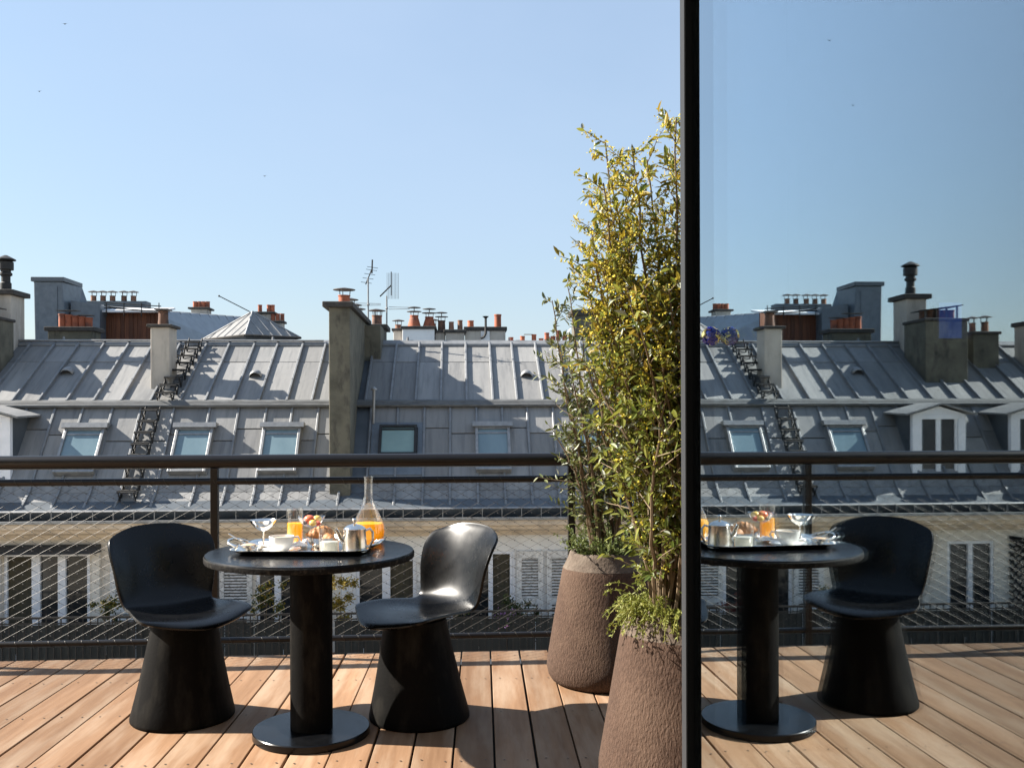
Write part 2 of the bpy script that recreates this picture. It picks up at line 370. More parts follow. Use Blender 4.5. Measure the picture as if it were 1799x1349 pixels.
for i in range(n):
    for sgn in (1, -1):
        xb = x0 - L_ + i * dw if sgn > 0 else x0 + i * dw
        a = (xb, zb); b = (xb + sgn * L_, zt)
        # clip to the rail's ends
        t0, t1 = 0, 1
        for lim, hi in ((x0, False), (x1, True)):
            dx = b[0] - a[0]; t = (lim - a[0]) / dx
            if (dx > 0) == hi: t1 = min(t1, t)
            else: t0 = max(t0, t)
        if t1 - t0 < .01: continue
        P = lambda t: (a[0] + (b[0] - a[0]) * t, yw + (.0016 if sgn > 0 else -.0016), a[1] + (b[1] - a[1]) * t)
        net.tube(P(t0), P(t1), .00072, n=4, caps=False)
j = 0
z = zb
while z < zt + .001:
    i = 0; x = x0 + (j % 2) * dw / 2
    while x < x1:
        fer.ball((x, yw, z), .0034, 5, 3, (1, 1, 1.1)); x += dw
    z += dh / 2; j += 1
x = x0 + .02
while x < x1 - .05:
    for zc, rr in ((.947, .0212), (.079, .0182)):
        pts = []
        for q in range(9):
            t = math.pi * (.15 + 1.1 * q / 8)
            pts.append((x + .034 * (q / 8 - .2), RY - rr * math.sin(t) * 1.0, zc + rr * math.cos(t)))
        lash.path(pts, .00125, 4, caps=False)
    x += dw * .92
props(net.build('netting', 'wire', rail), kind='stuff', label='diamond wire netting')
props(fer.build('ferrule', 'ferrule', rail), kind='stuff')
props(lash.build('lashing', 'wire', rail), kind='stuff')

# ================================================================ HOUSES ACROSS THE STREET
EY, EZ = 16.3, -.25; BY, BZ = 17.6, 1.515; RYG, RZ = 19.6, 2.79
P1 = math.atan2(BZ - EZ, BY - EY); LEN1 = math.hypot(BZ - EZ, BY - EY)
P2 = math.atan2(RZ - BZ, RYG - BY); LEN2 = math.hypot(RZ - BZ, RYG - BY)
def lo_pt(s): return (EY + math.cos(P1) * s, EZ + math.sin(P1) * s)
def up_pt(s): return (BY + math.cos(P2) * s, BZ + math.sin(P2) * s)
FL0 = (16.15, -.285); FL1 = lo_pt(.28); PF = math.atan2(FL1[1] - FL0[1], FL1[0] - FL0[0]); LENF = math.hypot(FL1[1] - FL0[1], FL1[0] - FL0[0])
FY = 16.5                        # facade plane

PANEL = {}
def panel(parent, name, wd, ln, x, s, which, m='zinc'):
    key = (round(wd, 3), round(ln, 3), m)
    y, z = {'lo': lo_pt, 'up': up_pt, 'fl': lambda q: (FL0[0] + math.cos(PF) * q, FL0[1] + math.sin(PF) * q)}[which](s)
    p = {'lo': P1, 'up': P2, 'fl': PF}[which]
    rot = (p + random.uniform(-.004, .004), random.uniform(-.006, .006), 0)
    if key not in PANEL:
        PANEL[key] = MB().bx(-wd / 2, wd / 2, 0, ln, -.01, .008).build(name, m, parent, (x, y, z), rot, bevel=.004, seg=1)
        return PANEL[key]
    return inst(PANEL[key], parent, (x, y, z), rot, name)

def batten(parent, x, s0, s1, which):
    key = ('b', round(s1 - s0, 3)); ln = s1 - s0; hb = .066 if which == 'up' else .046
    y, z = {'lo': lo_pt, 'up': up_pt, 'fl': lambda q: (FL0[0] + math.cos(PF) * q, FL0[1] + math.sin(PF) * q)}[which](s0)
    p = {'lo': P1, 'up': P2, 'fl': PF}[which]
    if key not in PANEL:
        b = MB().add([(-.026, 0, 0), (.026, 0, 0), (.019, 0, hb), (-.019, 0, hb), (-.026, ln, 0), (.026, ln, 0), (.019, ln, hb), (-.019, ln, hb)],
                     [(0, 1, 2, 3), (7, 6, 5, 4), (1, 5, 6, 2), (2, 6, 7, 3), (3, 7, 4, 0)])
        q = ln * .33
        while q < ln - .1:                    # small clips where two lengths lap
            b.bx(-.024, .024, q, q + .05,  .01, hb + .005); q += ln * .33
        PANEL[key] = b.build('batten', 'zinc_batten', parent, (x, y, z), (p, 0, 0), bevel=.005, seg=1); return PANEL[key]
    return inst(PANEL[key], parent, (x, y, z), (p, 0, 0), 'batten')

def roof(par, x0, x1, up_seams, lo_seams, lower_joint=True):
    b = MB().prism([(EY - .28, EZ - .05), (FL1[0] + .02, FL1[1] - .03), (BY, BZ - .03), (RYG, RZ - .03), (RYG + .3, RZ - .2), (RYG + .3, -.6), (EY, -.6)], x0, x1)
    b.build('roof_boarding', 'zinc_dark', par)
    J = 1.51
    for a, c in zip(up_seams[:-1], up_seams[1:]):
        panel(par, 'roof_panel', c - a - .004, J - .014, (a + c) / 2, .04, 'up'); panel(par, 'roof_panel', c - a - .004, LEN2 - J - .08, (a + c) / 2, J + .045, 'up')
    for x in up_seams: batten(par, x, .03, LEN2 - .06, 'up')
    for i, (a, c) in enumerate(zip(lo_seams[:-1], lo_seams[1:])):
        j = random.choice((1.5, 1.62, 1.36)) if lower_joint else 1.5
        panel(par, 'roof_panel', c - a - .004, j - .296, (a + c) / 2, .28, 'lo'); panel(par, 'roof_panel', c - a - .004, LEN1 - j - .06, (a + c) / 2, j + .004, 'lo')
        panel(par, 'roof_panel', c - a - .004, LENF - .004, (a + c) / 2, 0, 'fl')
    for x in lo_seams:
        batten(par, x, .26, LEN1 - .05, 'lo'); batten(par, x, .015, LENF, 'fl')
    # roll moulding at the break, ridge roll
    MB().prism([(BY - .115, BZ - .07), (BY - .06, BZ - .06), (BY + .05, BZ + .035), (BY + .05, BZ + .075), (BY - .08, BZ + .05), (BY - .115, BZ - .005)], x0, x1).build('break_moulding', 'zinc_old', par, bevel=.012)
    MB().tube((x0, BY - .115, BZ - .04), (x1, BY - .115, BZ - .04), .034, n=10).build('break_roll', 'zinc_old', par, smooth=50)
    MB().prism([(RYG - .16, RZ - .085), (RYG + .12, RZ - .02), (RYG + .12, RZ + .06), (RYG - .02, RZ + .055), (RYG - .155, RZ - .03)], x0, x1).build('ridge_cap', 'zinc_batten', par, bevel=.01)
    for q in range(int((x1 - x0) / 2.1)):
        MB().tube((x0 + 1 + 2.1 * q, RYG, RZ + .03), (x0 + 1 + 2.1 * q, RYG, RZ + .12), .035, .02, n=8).build('ridge_knob', 'zinc_batten', par)

def eaves(par, x0, x1, fm):
    MB().prism([(16.0, -.30), (16.02, -.275), (16.04, -.285), (16.02, -.31)], x0, x1).build('gutter_lip', 'galv', par)
    MB().bx(x0, x1, 16.17, 16.25, -.47, -.30).build('gutter_shade', 'dark_gutter', par)  # dark strip painted for the shade inside the gutter hollow
    MB().bx(x0, x1, 15.93, 16.2, -.478, -.46).build('gutter_floor', 'galv', par)
    MB().bx(x0, x1, 15.91, 15.94, -.49, -.44).build('gutter_rim', 'galv', par, bevel=.006)
    s = None; x = x0 + .1
    while x < x1:
        if s is None: s = MB().bx(-.006, .006, -.012, .012, -.45, -.285).build('gutter_bracket', 'galv', par, (x, 15.985, 0))
        else: inst(s, par, (x, 15.985, 0))
        x += .335
    MB().prism([(15.95, -.492), (15.95, -.58), (16.03, -.61), (16.05, -.66), (16.28, -.72), (16.33, -.80), (16.52, -.80), (16.52, -.492)][::-1], x0, x1).build('cornice', 'cornice', par, bevel=.006)

def window_unit(par, x0, x1, z0, z1, stiles, y=FY + .055, curtain=(), transom=None):
    """casement in its opening: outer frame, stiles, panes"""
    f = MB(); fr = .055
    f.bx(x0, x0 + fr, y - .04, y + .04, z0, z1); f.bx(x1 - fr, x1, y - .04, y + .04, z0, z1); f.bx(x0 + fr, x1 - fr, y - .038, y + .038, z1 - fr, z1); f.bx(x0 + fr, x1 - fr, y - .038, y + .038, z0, z0 + .1)
    for a, c in stiles: f.bx(a, c, y - .05, y + .03, z0 + .1, z1 - fr)
    o = f.build('window', 'white', par, bevel=.006)
    xs = [x0 + fr] + [q for s in stiles for q in s] + [x1 - fr]
    for i in range(0, len(xs), 2):
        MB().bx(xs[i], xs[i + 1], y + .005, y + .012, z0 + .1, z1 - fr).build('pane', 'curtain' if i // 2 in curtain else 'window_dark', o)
    return o

SL = None
def shutter(par, x0, x1, z0, z1, y=FY - .03):
    global SL
    f = MB(); q = .09
    f.bx(x0, x0 + q, y - .02, y + .02, z0, z1); f.bx(x1 - q, x1, y - .02, y + .02, z0, z1)
    zs = [z0, z0 + .12, (z0 + z1) / 2 - .05, (z0 + z1) / 2 + .05, z1 - .12, z1]
    for a, c in ((0, 1), (2, 3), (4, 5)): f.bx(x0 + q, x1 - q, y - .018, y + .018, zs[a], zs[c])
    o = f.build('shutter', 'shutter', par, bevel=.004)
    MB().bx(x0 + q, x1 - q, y + .0185, y + .0195, z0 + .1, z1 - .1).build('louvre_gap_shade', 'window_dark', o)  # dark sheet added so the gaps between louvres read as shade
    for a, c in ((zs[1], zs[2]), (zs[3], zs[4])):
        z = a + .02
        while z < c:
            wd = x1 - x0 - 2 * q
            if SL is None or abs(SL[1] - wd) > .002:
                s = MB().bx(-wd / 2, wd / 2, -.019, .019, -.004, .004).build('louvre', 'shutter', o, ((x0 + x1) / 2, y, z), (R(38), 0, 0)); SL = (s, wd)
            else: inst(SL[0], o, ((x0 + x1) / 2, y, z), (R(38), 0, 0), 'louvre')
            z += .052
    return o

def skylight(par, x0, x1, hood=True, frame='galv', pane='sky_pane', s0=.62, s1=1.56):
    xc = (x0 + x1) / 2; wd = x1 - x0 - .08; y, z = lo_pt(s0); ln = s1 - s0
    f = MB(); t = .05
    f.bx(-wd / 2, -wd / 2 + t, 0, ln, 0, .15); f.bx(wd / 2 - t, wd / 2, 0, ln, 0, .15); f.bx(-wd / 2 + t, wd / 2 - t, 0, t, 0, .148); f.bx(-wd / 2 + t, wd / 2 - t, ln - t, ln, 0, .148)
    o = f.build('skylight', frame, par, (xc, y, z), (P1, 0, 0), bevel=.006)
    ORG[o.name] = Vector()
    MB().bx(-wd / 2 + t, wd / 2 - t, t, ln - t, .10, .115).build('pane', pane, o)
    MB().bx(-wd / 2 + t, wd / 2 - t, ln * .84, ln * .84 + .03, .116, .128).build('glazing_bar', frame, o)
    if hood: MB().add([(-wd / 2 - .05, ln - .02, .15), (wd / 2 + .05, ln - .02, .15), (wd / 2 + .05, ln + .06, .21), (-wd / 2 - .05, ln + .06, .21),
                       (-wd / 2 - .05, ln - .03, .19), (wd / 2 + .05, ln - .03, .19), (wd / 2 + .05, ln + .16, .02), (-wd / 2 - .05, ln + .16, .02)],
                      [(0, 1, 5, 4), (4, 5, 2, 3), (3, 2, 6, 7), (0, 4, 3, 7), (1, 6, 2, 5), (0, 7, 6, 1)]).build('hood', 'galv', o)
    MB().bx(-wd / 2 - .02, wd / 2 + .02, -.14, -.005, .004, .02).build('apron', 'zinc', o)
    return o

def pot_lathe(h, r0, r1): return [(r0, 0), (r0 * .98, h * .1), (r1, h * .88), (r1 * 1.12, h * .9), (r1 * 1.12, h), (r1 * .85, h), (r1 * .8, h * .6)]
def pot(par, x, y, z, h=.3, r0=.1, r1=.08, m='terracotta', cap=None):
    o = MB().lathe(pot_lathe(h, r0, r1), 14).build('chimney_pot', m, par, (x, y, z), smooth=40)
    if cap:
        b = MB()
        for t in (0.4, 2.5, 4.6): b.tube((r1 * math.cos(t), r1 * math.sin(t), h * .9), (r1 * 1.1 * math.cos(t), r1 * 1.1 * math.sin(t), h + .1), .008, n=5)
        if cap == 'flat': b.lathe([(r1 * 2.0, h + .095), (r1 * 2.0, h + .105), (.02, h + .14)], 12)
        elif cap == 'double':
            b.lathe([(r1 * 1.9, h + .09), (r1 * 1.9, h + .1), (.02, h + .11)], 12); b.tube((0, 0, h + .1), (0, 0, h + .2), .012, n=5); b.lathe([(r1 * 1.7, h + .19), (r1 * 1.7, h + .2), (.02, h + .225)], 12)
        me = b.build('pot_cowl', 'cowl', par, (x, y, z), smooth=40)
    return o

def chimney(par, x0, x1, y0, y1, zb, zt, m='concrete', capm='cap', over=.05, capt=.09, name='chimney'):
    o = MB().bx(x0, x1, y0, y1, zb, zt).build(name, m, par, bevel=.012)
    if capt: MB().bx(x0 - over, x1 + over, y0 - over, y1 + over, zt, zt + capt).build('chimney_cap', capm, o, bevel=.015)
    return o

# ---------------- left house
SPLIT = -2.04
A = empty('apartment_house', bw(-8, 18, -20), PHI, 'cream fronted house with grey zinc mansard roof left of tall concrete party wall', 'building', org=(-8, 18, -20))
XA0 = -13.2
wins = [(-7.75, -6.31, -2.9, -1.05), (-5.4, -4.14, -2.9, -1.2), (-3.5, -2.45, -2.9, -1.2), (-9.15, -8.27, -2.9, -1.02), (-11.9, -10.7, -2.9, -1.1)]
low = [(x, x + 1.1, -6.2, -4.1) for x in (-12, -9.6, -7.4, -5.3, -3.5)]
fixn(wall_holes(XA0, SPLIT, -20, -.79, FY, wins + low).build('wall', 'facade', A))
MB().bx(XA0, SPLIT, FY + .3, 27, -20, -.62).build('house_body', 'dark_wall', A)
MB().bx(XA0, SPLIT, RYG + .32, 34, -.6, 2.62).build('rear_block', 'zinc_dark', A)
us = []; x = -2.705 + .475
ups = [-2.235, -2.705, -3.165, -3.676, -4.144, -4.65, -5.108, -5.64, -6.176, -6.663, -7.15, -7.648, -8.12]
while ups[-1] > XA0 + .5: ups.append(ups[-1] - .48)
los = [-2.06, -2.559, -3.042, -3.512, -4.013, -4.537, -5.181, -5.773, -6.28, -6.807, -7.301]
while los[-1] > XA0 + .5: los.append(los[-1] - .5)
roof(A, XA0, SPLIT, sorted(ups), sorted(los)); eaves(A, XA0, SPLIT, 'facade')
MB().tube((-8.9, RYG - .12, RZ + .03), (-2.75, RYG - .12, RZ + .03), .022, n=8).build('ridge_pipe', 'galv', A, smooth=50)
for x0_, x1_ in ((-7.007, -6.23), (-5.068, -4.332), (-3.536, -2.781)): skylight(A, x0_, x1_)
# casements
o = window_unit(A, -7.75, -6.31, -2.88, -1.05, ((-7.289, -7.147), (-6.853, -6.72)), curtain=(0,))
MB().prism([(16.20, -1.03), (16.52, -1.03), (16.52, -.90), (16.40, -.90)], -7.83, -6.12).build('window_hood', 'slate', A)
MB().bx(-6.25, -6.12, 16.42, 16.52, -2.9, -1.031).build('window_surround', 'facade', A, bevel=.01); MB().bx(-7.90, -7.77, 16.42, 16.52, -2.9, -1.031).build('window_surround', 'facade', A, bevel=.01)
window_unit(A, -5.4, -4.14, -2.88, -1.2, ((-4.82, -4.70),)); shutter(A, -5.96, -5.41, -2.85, -1.19); shutter(A, -4.13, -3.56, -2.85, -1.19)
window_unit(A, -3.5, -2.45, -2.88, -1.2, ((-3.19, -3.08), (-2.74, -2.64)))
window_unit(A, -9.15, -8.27, -2.88, -1.02, ((-8.75, -8.66),))
window_unit(A, -11.9, -10.7, -2.88, -1.1, ((-11.35, -11.25),))
for a, b_, c, d in low: window_unit(A, a, b_, c + .02, d, (((a + b_) / 2 - .05, (a + b_) / 2 + .05),))
tr = MB()                                          # garden trellis on the wall
for q in range(14):
    tr.bx(-9.95, -9.93 + .0, 0, 0, 0, 0) if False else None
    z = -2.7 + q * .14
    if z < -1.0:
        tr.path([(-9.92, FY - .03, z), (-9.42, FY - .03, min(z + .5, -.95))], .018, 4); tr.path([(-9.92, FY - .05, min(z + .5, -.95)), (-9.42, FY - .05, z)], .018, 4)
tr.build('trellis', 'black_iron', A)

def balcony(par, x0, x1):
    o = MB().bx(x0, x1, 15.35, 16.5, -3.05, -2.9).build('balcony', 'facade', par, bevel=.02)
    MB().bx(x0, x1, 15.41, 15.45, -1.945, -1.915).build('balcony_rail', 'black_iron', o); MB().bx(x0, x1, 15.42, 15.44, -2.03, -2.01).build('balcony_rail', 'black_iron', o); MB().bx(x0, x1, 15.42, 15.44, -2.8, -2.77).build('balcony_rail', 'black_iron', o)
    s = None; x = x0 + .06
    while x < x1:
        if s is None: s = MB().bx(-.008, .008, -.008, .008, -2.9, -1.94).build('baluster', 'black_iron', o, (x, 15.43, 0))
        else: inst(s, o, (x, 15.43, 0))
        x += .115
    x = x0 + .02; s = None
    while x < x1 - .5:
        if s is None: s = MB().bx(0, .46, -.004, .004, -2.88, -2.05).build('screen_cloth', 'canvas', o, (x, 15.465, 0))
        else: inst(s, o, (x, 15.465 + random.uniform(-.004, .004), 0))
        x += .47
    return o
balcony(A, XA0, SPLIT)

# roof furniture, left house
def vent(par, x, y, z):
    b = MB(); n = 12; rings = []
    prof = [(-.10, .105), (-.06, .115), (0, .11), (.06, .085), (.10, .03)]      # along slope, radius
    for q, (sy, r) in enumerate(prof):
        for j in range(n + 1):
            t = math.pi * j / n; b.v.append((r * math.cos(t), sy, r * math.sin(t) + .0))
    for q in range(len(prof) - 1):
        for j in range(n): a = q * (n + 1) + j; b.f.append((a, a + 1, a + n + 2, a + n + 1))
    o = b.build('vent_hood', 'galv', par, (x, y, z + .012), (P2, 0, 0), smooth=60)
    s = o.modifiers.new('s', 'SOLIDIFY'); s.thickness = .006
    return o
for x, y, z in ((-7.494, 18.557, 2.125), (-3.905, 18.461, 2.064)): vent(A, x, y, z)

def ladder_step(par, x, y, z, src=[None]):
    if src[0]: return inst(src[0], par, (x, y, z), (0, 0, 0), 'roof_step')
    b = MB(); q = .012
    for s in (-.13, .13):
        P = [(s, 0, .0), (s, -.19, -.02), (s, -.02, -.22)]
        b.path([(s, .10, .09), P[0], P[1]], q, 4); b.path([P[1], (s, -.06, -.20), (s, .03, -.03)], q, 4); b.path([(s, .1, .06), (s, -.1, -.13)], q, 4)
    b.tube((-.15, -.19, -.02), (.15, -.19, -.02), .013, n=4); b.tube((-.15, 0, 0), (.15, 0, 0), .013, n=4); b.tube((-.13, -.06, -.2), (.13, -.06, -.2), q, n=4); b.bx(-.15, .15, -.19, -.06, -.006, .006)
    src[0] = b.build('roof_step', 'soot', par, (x, y, z)); return src[0]
for q in range(8):
    t = q / 7; y, z = up_pt(.10 + t * 1.95); ladder_step(A, -5.37 + .06 * t, y - .01, z + .16)
for q in range(8):
    t = q / 7; y, z = lo_pt(.22 + t * 1.72); ladder_step(A, -5.60 + .06 * t, y - .05, z + .10)
# slim stack beside the ladder
c = chimney(A, -5.77, -5.42, 18.03, 18.5, 1.6, 2.96, 'render_pale', 'cap', .06, .055)
pot(c, -5.60, 18.25, 3.015, .27, .10, .085, 'terracotta_old'); MB().bx(-5.73, -5.47, 18.12, 18.38, 3.30, 3.325).build('cap_plate', 'cowl', c)
# stack with the metal cowl
c = chimney(A, -9.27, -8.84, 19.15, 19.75, 2.2, 3.70, 'render_pale', 'cap', .085, .10)
MB().lathe([(.105, 0), (.105, .16), (.085, .18), (.085, .30), (.12, .32), (.12, .36), (.095, .38), (.095, .42), (.145, .43), (.145, .58), (.115, .60), (.19, .62), (.185, .64), (.03, .72)], 18).build('flue_cowl', 'soot', c, (-9.05, 19.4, 3.80), smooth=35)
# broad stack further left with covered pots (seen in the door glass)
c = chimney(A, -9.63, -8.76, 18.2, 19.1, 1.6, 3.14, 'concrete', 'cap', .03, .06)
for q in range(5): pot(c, -9.5 + q * .15, 18.6, 3.20, .20, .07, .065, 'terracotta_old')
MB().add([(-9.62, 18.35, 3.47), (-8.78, 18.35, 3.36), (-8.78, 18.85, 3.36), (-9.62, 18.85, 3.47), (-9.62, 18.35, 3.49), (-8.78, 18.35, 3.38), (-8.78, 18.85, 3.38), (-9.62, 18.85, 3.49)], [(0, 3, 2, 1), (4, 5, 6, 7), (0, 1, 5, 4), (1, 2, 6, 5), (2, 3, 7, 6), (3, 0, 4, 7)]).build('cover_slab', 'cap', c)
for q in range(4): MB().bx(-9.57 + q * .22, -9.55 + q * .22, 18.45, 18.5, 3.2, 3.46 - q * .029).build('cover_leg', 'cowl', c)
c = chimney(A, -10.58, -10.03, 18.7, 19.4, 2.0, 2.92, 'concrete', 'cap', .04, .06)
pot(c, -10.45, 19.0, 2.98, .22, .08, .07, 'terracotta_old', 'flat'); pot(c, -10.18, 19.0, 2.98, .2, .07, .06, 'terracotta_old', 'flat')
for x in (-12.0, -11.5): c = chimney(A, x, x + .35, 18.6, 19.1, 2.0, 3.1, 'render_pale'); pot(c, x + .17, 18.85, 3.19, .25, .09, .08)

def dormer(par, xc):
    w2 = .50; yf = 16.62; zb, ze, za = .02, 1.28, 1.46
    f = MB()
    f.bx(xc - w2, xc - w2 + .14, yf, yf + .1, zb, ze); f.bx(xc + w2 - .14, xc + w2, yf, yf + .1, zb, ze); f.bx(xc - w2 + .14, xc + w2 - .14, yf, yf + .098, 1.19, ze)
    f.bx(xc - w2 + .14, xc + w2 - .14, yf, yf + .098, zb, .15)
    f.add([(xc - w2, yf + .001, ze), (xc + w2, yf + .001, ze), (xc, yf + .001, za - .03), (xc - w2, yf + .1, ze), (xc + w2, yf + .1, ze), (xc, yf + .1, za - .03)], [(0, 1, 2), (5, 4, 3), (0, 2, 5, 3), (1, 4, 5, 2)])
    o = f.build('dormer', 'white', par, bevel=.006)
    for s in (-1, 1):
        MB().add([(xc + s * (w2 - .01), yf + .1, zb - .2), (xc + s * (w2 - .01), 17.6, 1.3), (xc + s * (w2 - .01), yf + .1, 1.3), (xc + s * (w2 - .05), yf + .1, zb - .2), (xc + s * (w2 - .05), 17.6, 1.3), (xc + s * (w2 - .05), yf + .1, 1.3)],
                 [(0, 1, 2), (5, 4, 3), (0, 2, 5, 3), (2, 1, 4, 5), (0, 3, 4, 1)]).build('cheek', 'zinc_dark', o)
        e = w2 + .17
        MB().add([(xc, yf - .12, za), (xc + s * e, yf - .12, ze - .02), (xc + s * e, 17.75, ze + .02), (xc, 17.9, za), (xc, yf - .12, za + .03), (xc + s * e, yf - .12, ze + .015), (xc + s * e, 17.75, ze + .05), (xc, 17.9, za + .03)],
                 [(0, 1, 2, 3), (4, 5, 6, 7), (0, 1, 5, 4), (1, 2, 6, 5), (2, 3, 7, 6)]).build('dormer_roof', 'zinc', o)
    wf = MB(); x0_, x1_ = xc - w2 + .14, xc + w2 - .14
    for a, c in ((x0_, x0_ + .05), (xc - .045, xc + .045), (x1_ - .05, x1_)): wf.bx(a, c, yf + .03, yf + .08, .15, 1.19)
    wf.build('window_frame', 'white', o); MB().bx(x0_, x1_, yf + .06, yf + .07, .15, 1.19).build('pane', 'window_dark', o)
for xc in (-8.19, -10.05, -11.9): dormer(A, xc)

# ---------------- right house
Bh = empty('apartment_house', bw(4, 18, -20), PHI, 'grey fronted house with zinc mansard roof right of tall concrete party wall', 'building', org=(4, 18, -20))
XB1 = 17.0
winsb = [(-1.78, -.74, -2.9, -1.2), (-.15, 1.0, -2.9, -1.1), (2.6, 3.7, -2.9, -1.1), (5.2, 6.3, -2.9, -1.1), (8.0, 9.1, -2.9, -1.1), (11.0, 12.1, -2.9, -1.1), (14.0, 15.1, -2.9, -1.1)]
lowb = [(x, x + 1.1, -6.2, -4.1) for x in (-1.6, .3, 2.6, 5.2, 8.0, 11.0, 14.0)]
fixn(wall_holes(SPLIT + .004, XB1, -20, -.79, FY, winsb + lowb).build('wall', 'facade_b', Bh))
MB().bx(SPLIT + .004, XB1, FY + .3, 27, -20, -.62).build('house_body', 'dark_wall', Bh)
MB().bx(SPLIT + .004, XB1, RYG + .32, 40, -.6, 2.60).build('rear_block', 'zinc_dark', Bh)
ups = [-1.722, -1.256, -.791, -.32, .164, .659, 1.114, 1.605, 2.066]
while ups[-1] < XB1 - .5: ups.append(ups[-1] + .475)
los = [-1.6, -1.107, -.619, -.144, .342, .82, 1.288, 1.769]
while los[-1] < XB1 - .5: los.append(los[-1] + .485)
roof(Bh, SPLIT + .004, XB1, ups, los); eaves(Bh, SPLIT + .004, XB1, 'facade_b')
for x0_, x1_ in ((.273, .983), (2.076, 2.783), (4.3, 5.05), (7.2, 7.95), (10.4, 11.15), (13.6, 14.35)): skylight(Bh, x0_, x1_)
o = skylight(Bh, -1.46, -.70, False, 'soot', 'blind_pane', .95, 1.60)
f = MB(); f.bx(-.485, -.35, -.36, .78, .012, .03); f.bx(.35, .485, -.36, .78, .012, .03); f.bx(-.35, .35, .66, .78, .012, .03); f.bx(-.35, .35, -.36, -.145, .012, .03)
f.build('lead_flashing', 'lead', o, bevel=.003)
y, z = lo_pt(1.72)
MB().tube((-1.545, y - .02, z), (-1.53, y - .02, z + .62), .028, n=10).lathe([(.06, .62), (.06, .64), (.01, .68)], 10, (-1.53, y - .02, z)).build('vent_pipe', 'galv', Bh, smooth=40)
vent(Bh, 1.349, 18.456, 2.06); vent(Bh, 5.2, 18.456, 2.06)
window_unit(Bh, -1.78, -.74, -2.88, -1.2, ((-1.33, -1.19),), curtain=(1,)); shutter(Bh, -.72, -.22, -2.85, -1.19); 
window_unit(Bh, -.15, 1.0, -2.88, -1.1, ((.525, .605), (.905, .945)), curtain=(1,)); shutter(Bh, 1.02, 1.49, -2.85, -1.10); shutter(Bh, 1.55, 2.05, -2.85, -1.10); shutter(Bh, 2.07, 2.57, -2.85, -1.10)
for a, b_, c, d in winsb[2:]: window_unit(Bh, a, b_, c + .02, d, (((a + b_) / 2 - .05, (a + b_) / 2 + .05),))
for a, b_, c, d in lowb: window_unit(Bh, a, b_, c + .02, d, (((a + b_) / 2 - .05, (a + b_) / 2 + .05),))
balcony(Bh, SPLIT + .004, XB1)

# ---------------- party wall with its flues
pw = empty('party_wall', bw(-2.04, 17.5, -1), PHI, 'tall weathered concrete party wall with chimney pots between the two zinc roofs', 'chimney', org=(-2.04, 17.5, -1))
MB().bx(-2.225, -1.865, 16.40, 19.78, -.6, 3.16).build('wall', 'concrete', pw, bevel=.012)
MB().bx(-2.33, -1.80, 16.33, 19.79, 3.162, 3.26).build('coping', 'cap', pw, bevel=.015)
MB().bx(-2.16, -1.545, 19.0, 20.6, 2.2, 3.10).build('flue_block', 'concrete', pw, bevel=.012)
MB().bx(-2.2, -1.47, 19.8, 20.7, 3.102, 3.2).build('coping', 'cap', pw, bevel=.015)
pot(pw, -2.02, 16.9, 3.26, .17, .105, .10, 'terracotta', 'flat')
pot(pw, -2.02, 17.8, 3.26, .10, .09, .08, 'terracotta_old', 'flat'); pot(pw, -2.02, 18.5, 3.26, .08, .09, .08, 'terracotta_old', 'flat'); pot(pw, -2.02, 19.2, 3.26, .08, .09, .08, 'terracotta_old', 'flat')
pot(pw, -1.72, 20.0, 3.2, .2, .09, .085, 'terracotta_old', 'flat'); pot(pw, -1.72, 20.4, 3.2, .24, .09, .085, 'terracotta', 'flat')

# ---------------- roofs and stacks behind
rl = empty('rear_house', bw(-8, 24, -20), PHI, 'zinc clad house behind the left roof with box tower and rust-red timber wall', 'building', org=(-8, 24, -20))
MB().bx(-10.2, -6.9, 22.9, 30, -20, 2.72).build('house_body', 'zinc_dark', rl)
b = MB().add([(-9.62, 22, 2.6), (-8.9, 22, 2.6), (-9.02, 22, 4.36), (-9.65, 22, 4.36), (-9.62, 23, 2.6), (-8.35, 23, 2.6), (-8.95, 23, 4.36), (-9.65, 23, 4.36)],
             [(0, 1, 2, 3), (7, 6, 5, 4), (1, 5, 6, 2), (3, 2, 6, 7), (4, 0, 3, 7)])
t_ = b.build('box_tower', 'lead', rl, bevel=.02); MB().bx(-9.7, -8.96, 21.96, 23.04, 4.36, 4.46).build('tower_cap', 'zinc_dark', t_, bevel=.01)
MB().bx(-9.52, -9.12, 21.985, 21.998, 2.7, 4.25).build('tower_panel', 'lead', t_)
MB().add([(-8.93, 22.2, 2.6), (-8.25, 22.2, 2.6), (-8.25, 22.2, 3.86), (-8.90, 22.2, 3.95), (-8.93, 24, 2.6), (-8.25, 24, 2.6), (-8.25, 24, 3.86), (-8.9, 24, 3.95)],
         [(0, 1, 2, 3), (7, 6, 5, 4), (1, 5, 6, 2), (3, 2, 6, 7)]).build('side_box', 'lead', rl)
s = None
for q in range(13):                                # upright boards of the timber wall and its return
    x = -8.42 + q * .1
    if s is None: s = MB().bx(0, .094, -.015, .015, 2.7, 3.72).build('board', 'wood_clad', rl, (x, 22.6, 0))
    else: inst(s, rl, (x, 22.6 + random.uniform(-.005, .005), 0))
for q in range(9): inst(s, rl, (-7.12 + q * .055, 22.57 - q * .07, -.02), (0, 0, -1.02))
MB().bx(-8.46, -6.95, 22.63, 22.7, 2.6, 3.74).build('wall', 'dark_wall', rl)
MB().prism([(22.35, 3.70), (23.6, 3.90), (23.6, 3.95), (22.35, 3.75)], -8.25, -6.95).build('canopy', 'white_metal', rl)
for q in range(3): MB().tube((-8.2, 22.33, 3.80 + q * .06), (-6.9, 22.33, 3.72 + q * .06), .012, n=6).build('canopy_rail', 'soot', rl)
